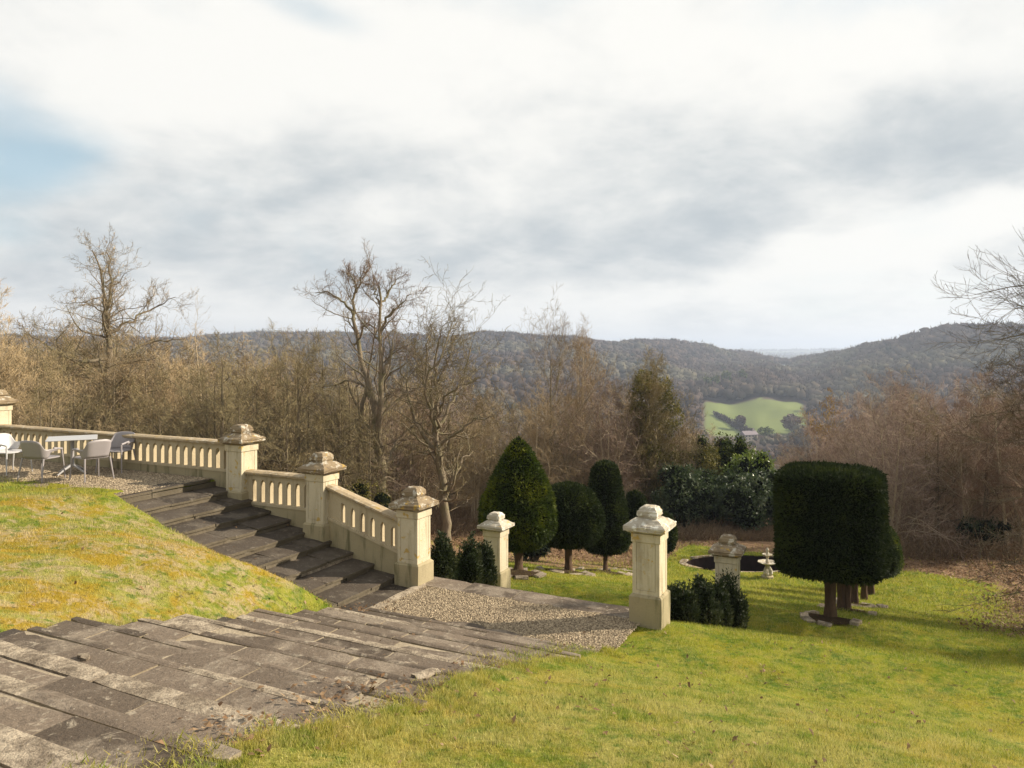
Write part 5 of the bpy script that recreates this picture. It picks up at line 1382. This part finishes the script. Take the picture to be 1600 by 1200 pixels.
V = np.concatenate([np.stack([c + g.normal(0, 1, (n, 3)) * [9, 9, 7] for _ in range(3)], 1).reshape(-1, 3) for _ in range(3)])
me = mesh_np('plateau_hedgerows', V, np.arange(len(V)).reshape(-1, 3), M_FARWOOD); tag(obj('plateau_hedgerows', me), 'faint hedgerows on the distant plateau', kind='stuff')


def lone_tree(label, px, d, h, w_, seed, mat, dark=False):
    g = np.random.default_rng(seed); x = at(px, d); th = thing('field_tree', label, 'tree', (x, d, zg1(x, d)), 0, 'trees round the field')
    bm = bmesh.new(); slender(bm, (0, 0, -.3), (0, 0, h * .6), h * .03, h * .015, 6); obj('trunk', bm, th, mat=M_BARKD)
    n = 700; dr = unit(g.normal(0, 1, (n, 3))); c = dr * g.uniform(.5, 1, n)[:, None] * [w_ / 2, w_ / 2, h * .4] + [0, 0, h * .6]; e = g.normal(0, .055 * h, (n, 3, 3))
    o = obj('crown', mesh_np('crown', (c[:, None] + e).reshape(-1, 3), np.arange(3 * n).reshape(-1, 3), mat), th)
    return th
lone_tree('small bare tree standing by the hedge in the middle of the green field', 1157, 600, 11, 9, 1, M_TWD)
lone_tree('dark evergreen beside the farmhouse at the foot of the field', 1196, 555, 8, 12, 2, M_YEWG)
lone_tree('bare grey tree at the right edge of the green field', 1237, 570, 15, 14, 3, M_TWD)
for (px, d, h, s_) in ((1118, 770, 22, 5), (1135, 790, 24, 6), (1105, 760, 20, 7), (1160, 800, 22, 8)):
    lone_tree({5: 'second conifer from the left in the clump above the green field', 6: 'second conifer from the right, tallest in the clump above the green field', 7: 'leftmost dark conifer in the clump above the green field', 8: 'rightmost dark conifer in the clump above the green field'}[s_], px, d, h, 9, s_, M_YEWG)


def house(label, px, d, w_, dp, h, rz, roofm, wallm, lift=0):
    x = at(px, d); th = thing('farmhouse', label, 'house', (x, d, zg1(x, d) + lift), rz)
    bm = bmesh.new(); bm_box(bm, -w_ / 2, w_ / 2, -dp / 2, dp / 2, -2, h); obj('wall', bm, th, mat=wallm)
    bm = bmesh.new(); a = [(-w_ / 2 - .4, -dp / 2 - .4, h), (-w_ / 2 - .4, dp / 2 + .4, h), (-w_ / 2 - .4, 0, h + dp * .42)]; bm_rings(bm, [a, [(-p[0], p[1], p[2]) for p in a]]); bmesh.ops.recalc_face_normals(bm, faces=bm.faces[:]); rf = obj('roof', bm, th, (0, 0, .02), mat=roofm)
    bm = bmesh.new(); bm_box(bm, w_ * .3, w_ * .3 + 1, -.5, .5, h + dp * .3, h + dp * .42 + 1.4); obj('chimney', bm, rf, mat=wallm)
    for i in range(4):
        for j in range(2):
            bm = bmesh.new(); bm_box(bm, -w_ * .38 + i * w_ * .25 - .45, -w_ * .38 + i * w_ * .25 + .45, -dp / 2 - .06, -dp / 2 + .02, h * (.12 + .5 * j), h * (.36 + .5 * j)); obj('window', bm, th, mat=M_GLASS)
house('long farmhouse with purple grey roof at the foot of the green field', 1170, 548, 11, 6, 3.8, .35, M_ROOF, M_HWALL, 1.0)
house('tiny pale house among trees above the green field', 1150, 742, 12, 7, 5, -.2, M_ROOF, M_HWALL, 3)

# ============================================================ the air
bm = bmesh.new(); bm_box(bm, -9500, 9500, -40, 9500, -140, 110); hz = obj('haze', bm); tag(hz, 'thin blue winter haze filling the valley', kind='stuff')
m = bpy.data.materials.new('haze'); m.use_nodes = True; nt = m.node_tree; nt.nodes.remove(nt.nodes['Principled BSDF'])
vp = nt.nodes.new('ShaderNodeVolumePrincipled'); vp.inputs['Color'].default_value = (.66, .76, .95, 1); vp.inputs['Density'].default_value = .00025; vp.inputs['Anisotropy'].default_value = .2
nt.links.new(vp.outputs[0], nt.nodes['Material Output'].inputs['Volume']); hz.data.materials.append(m)
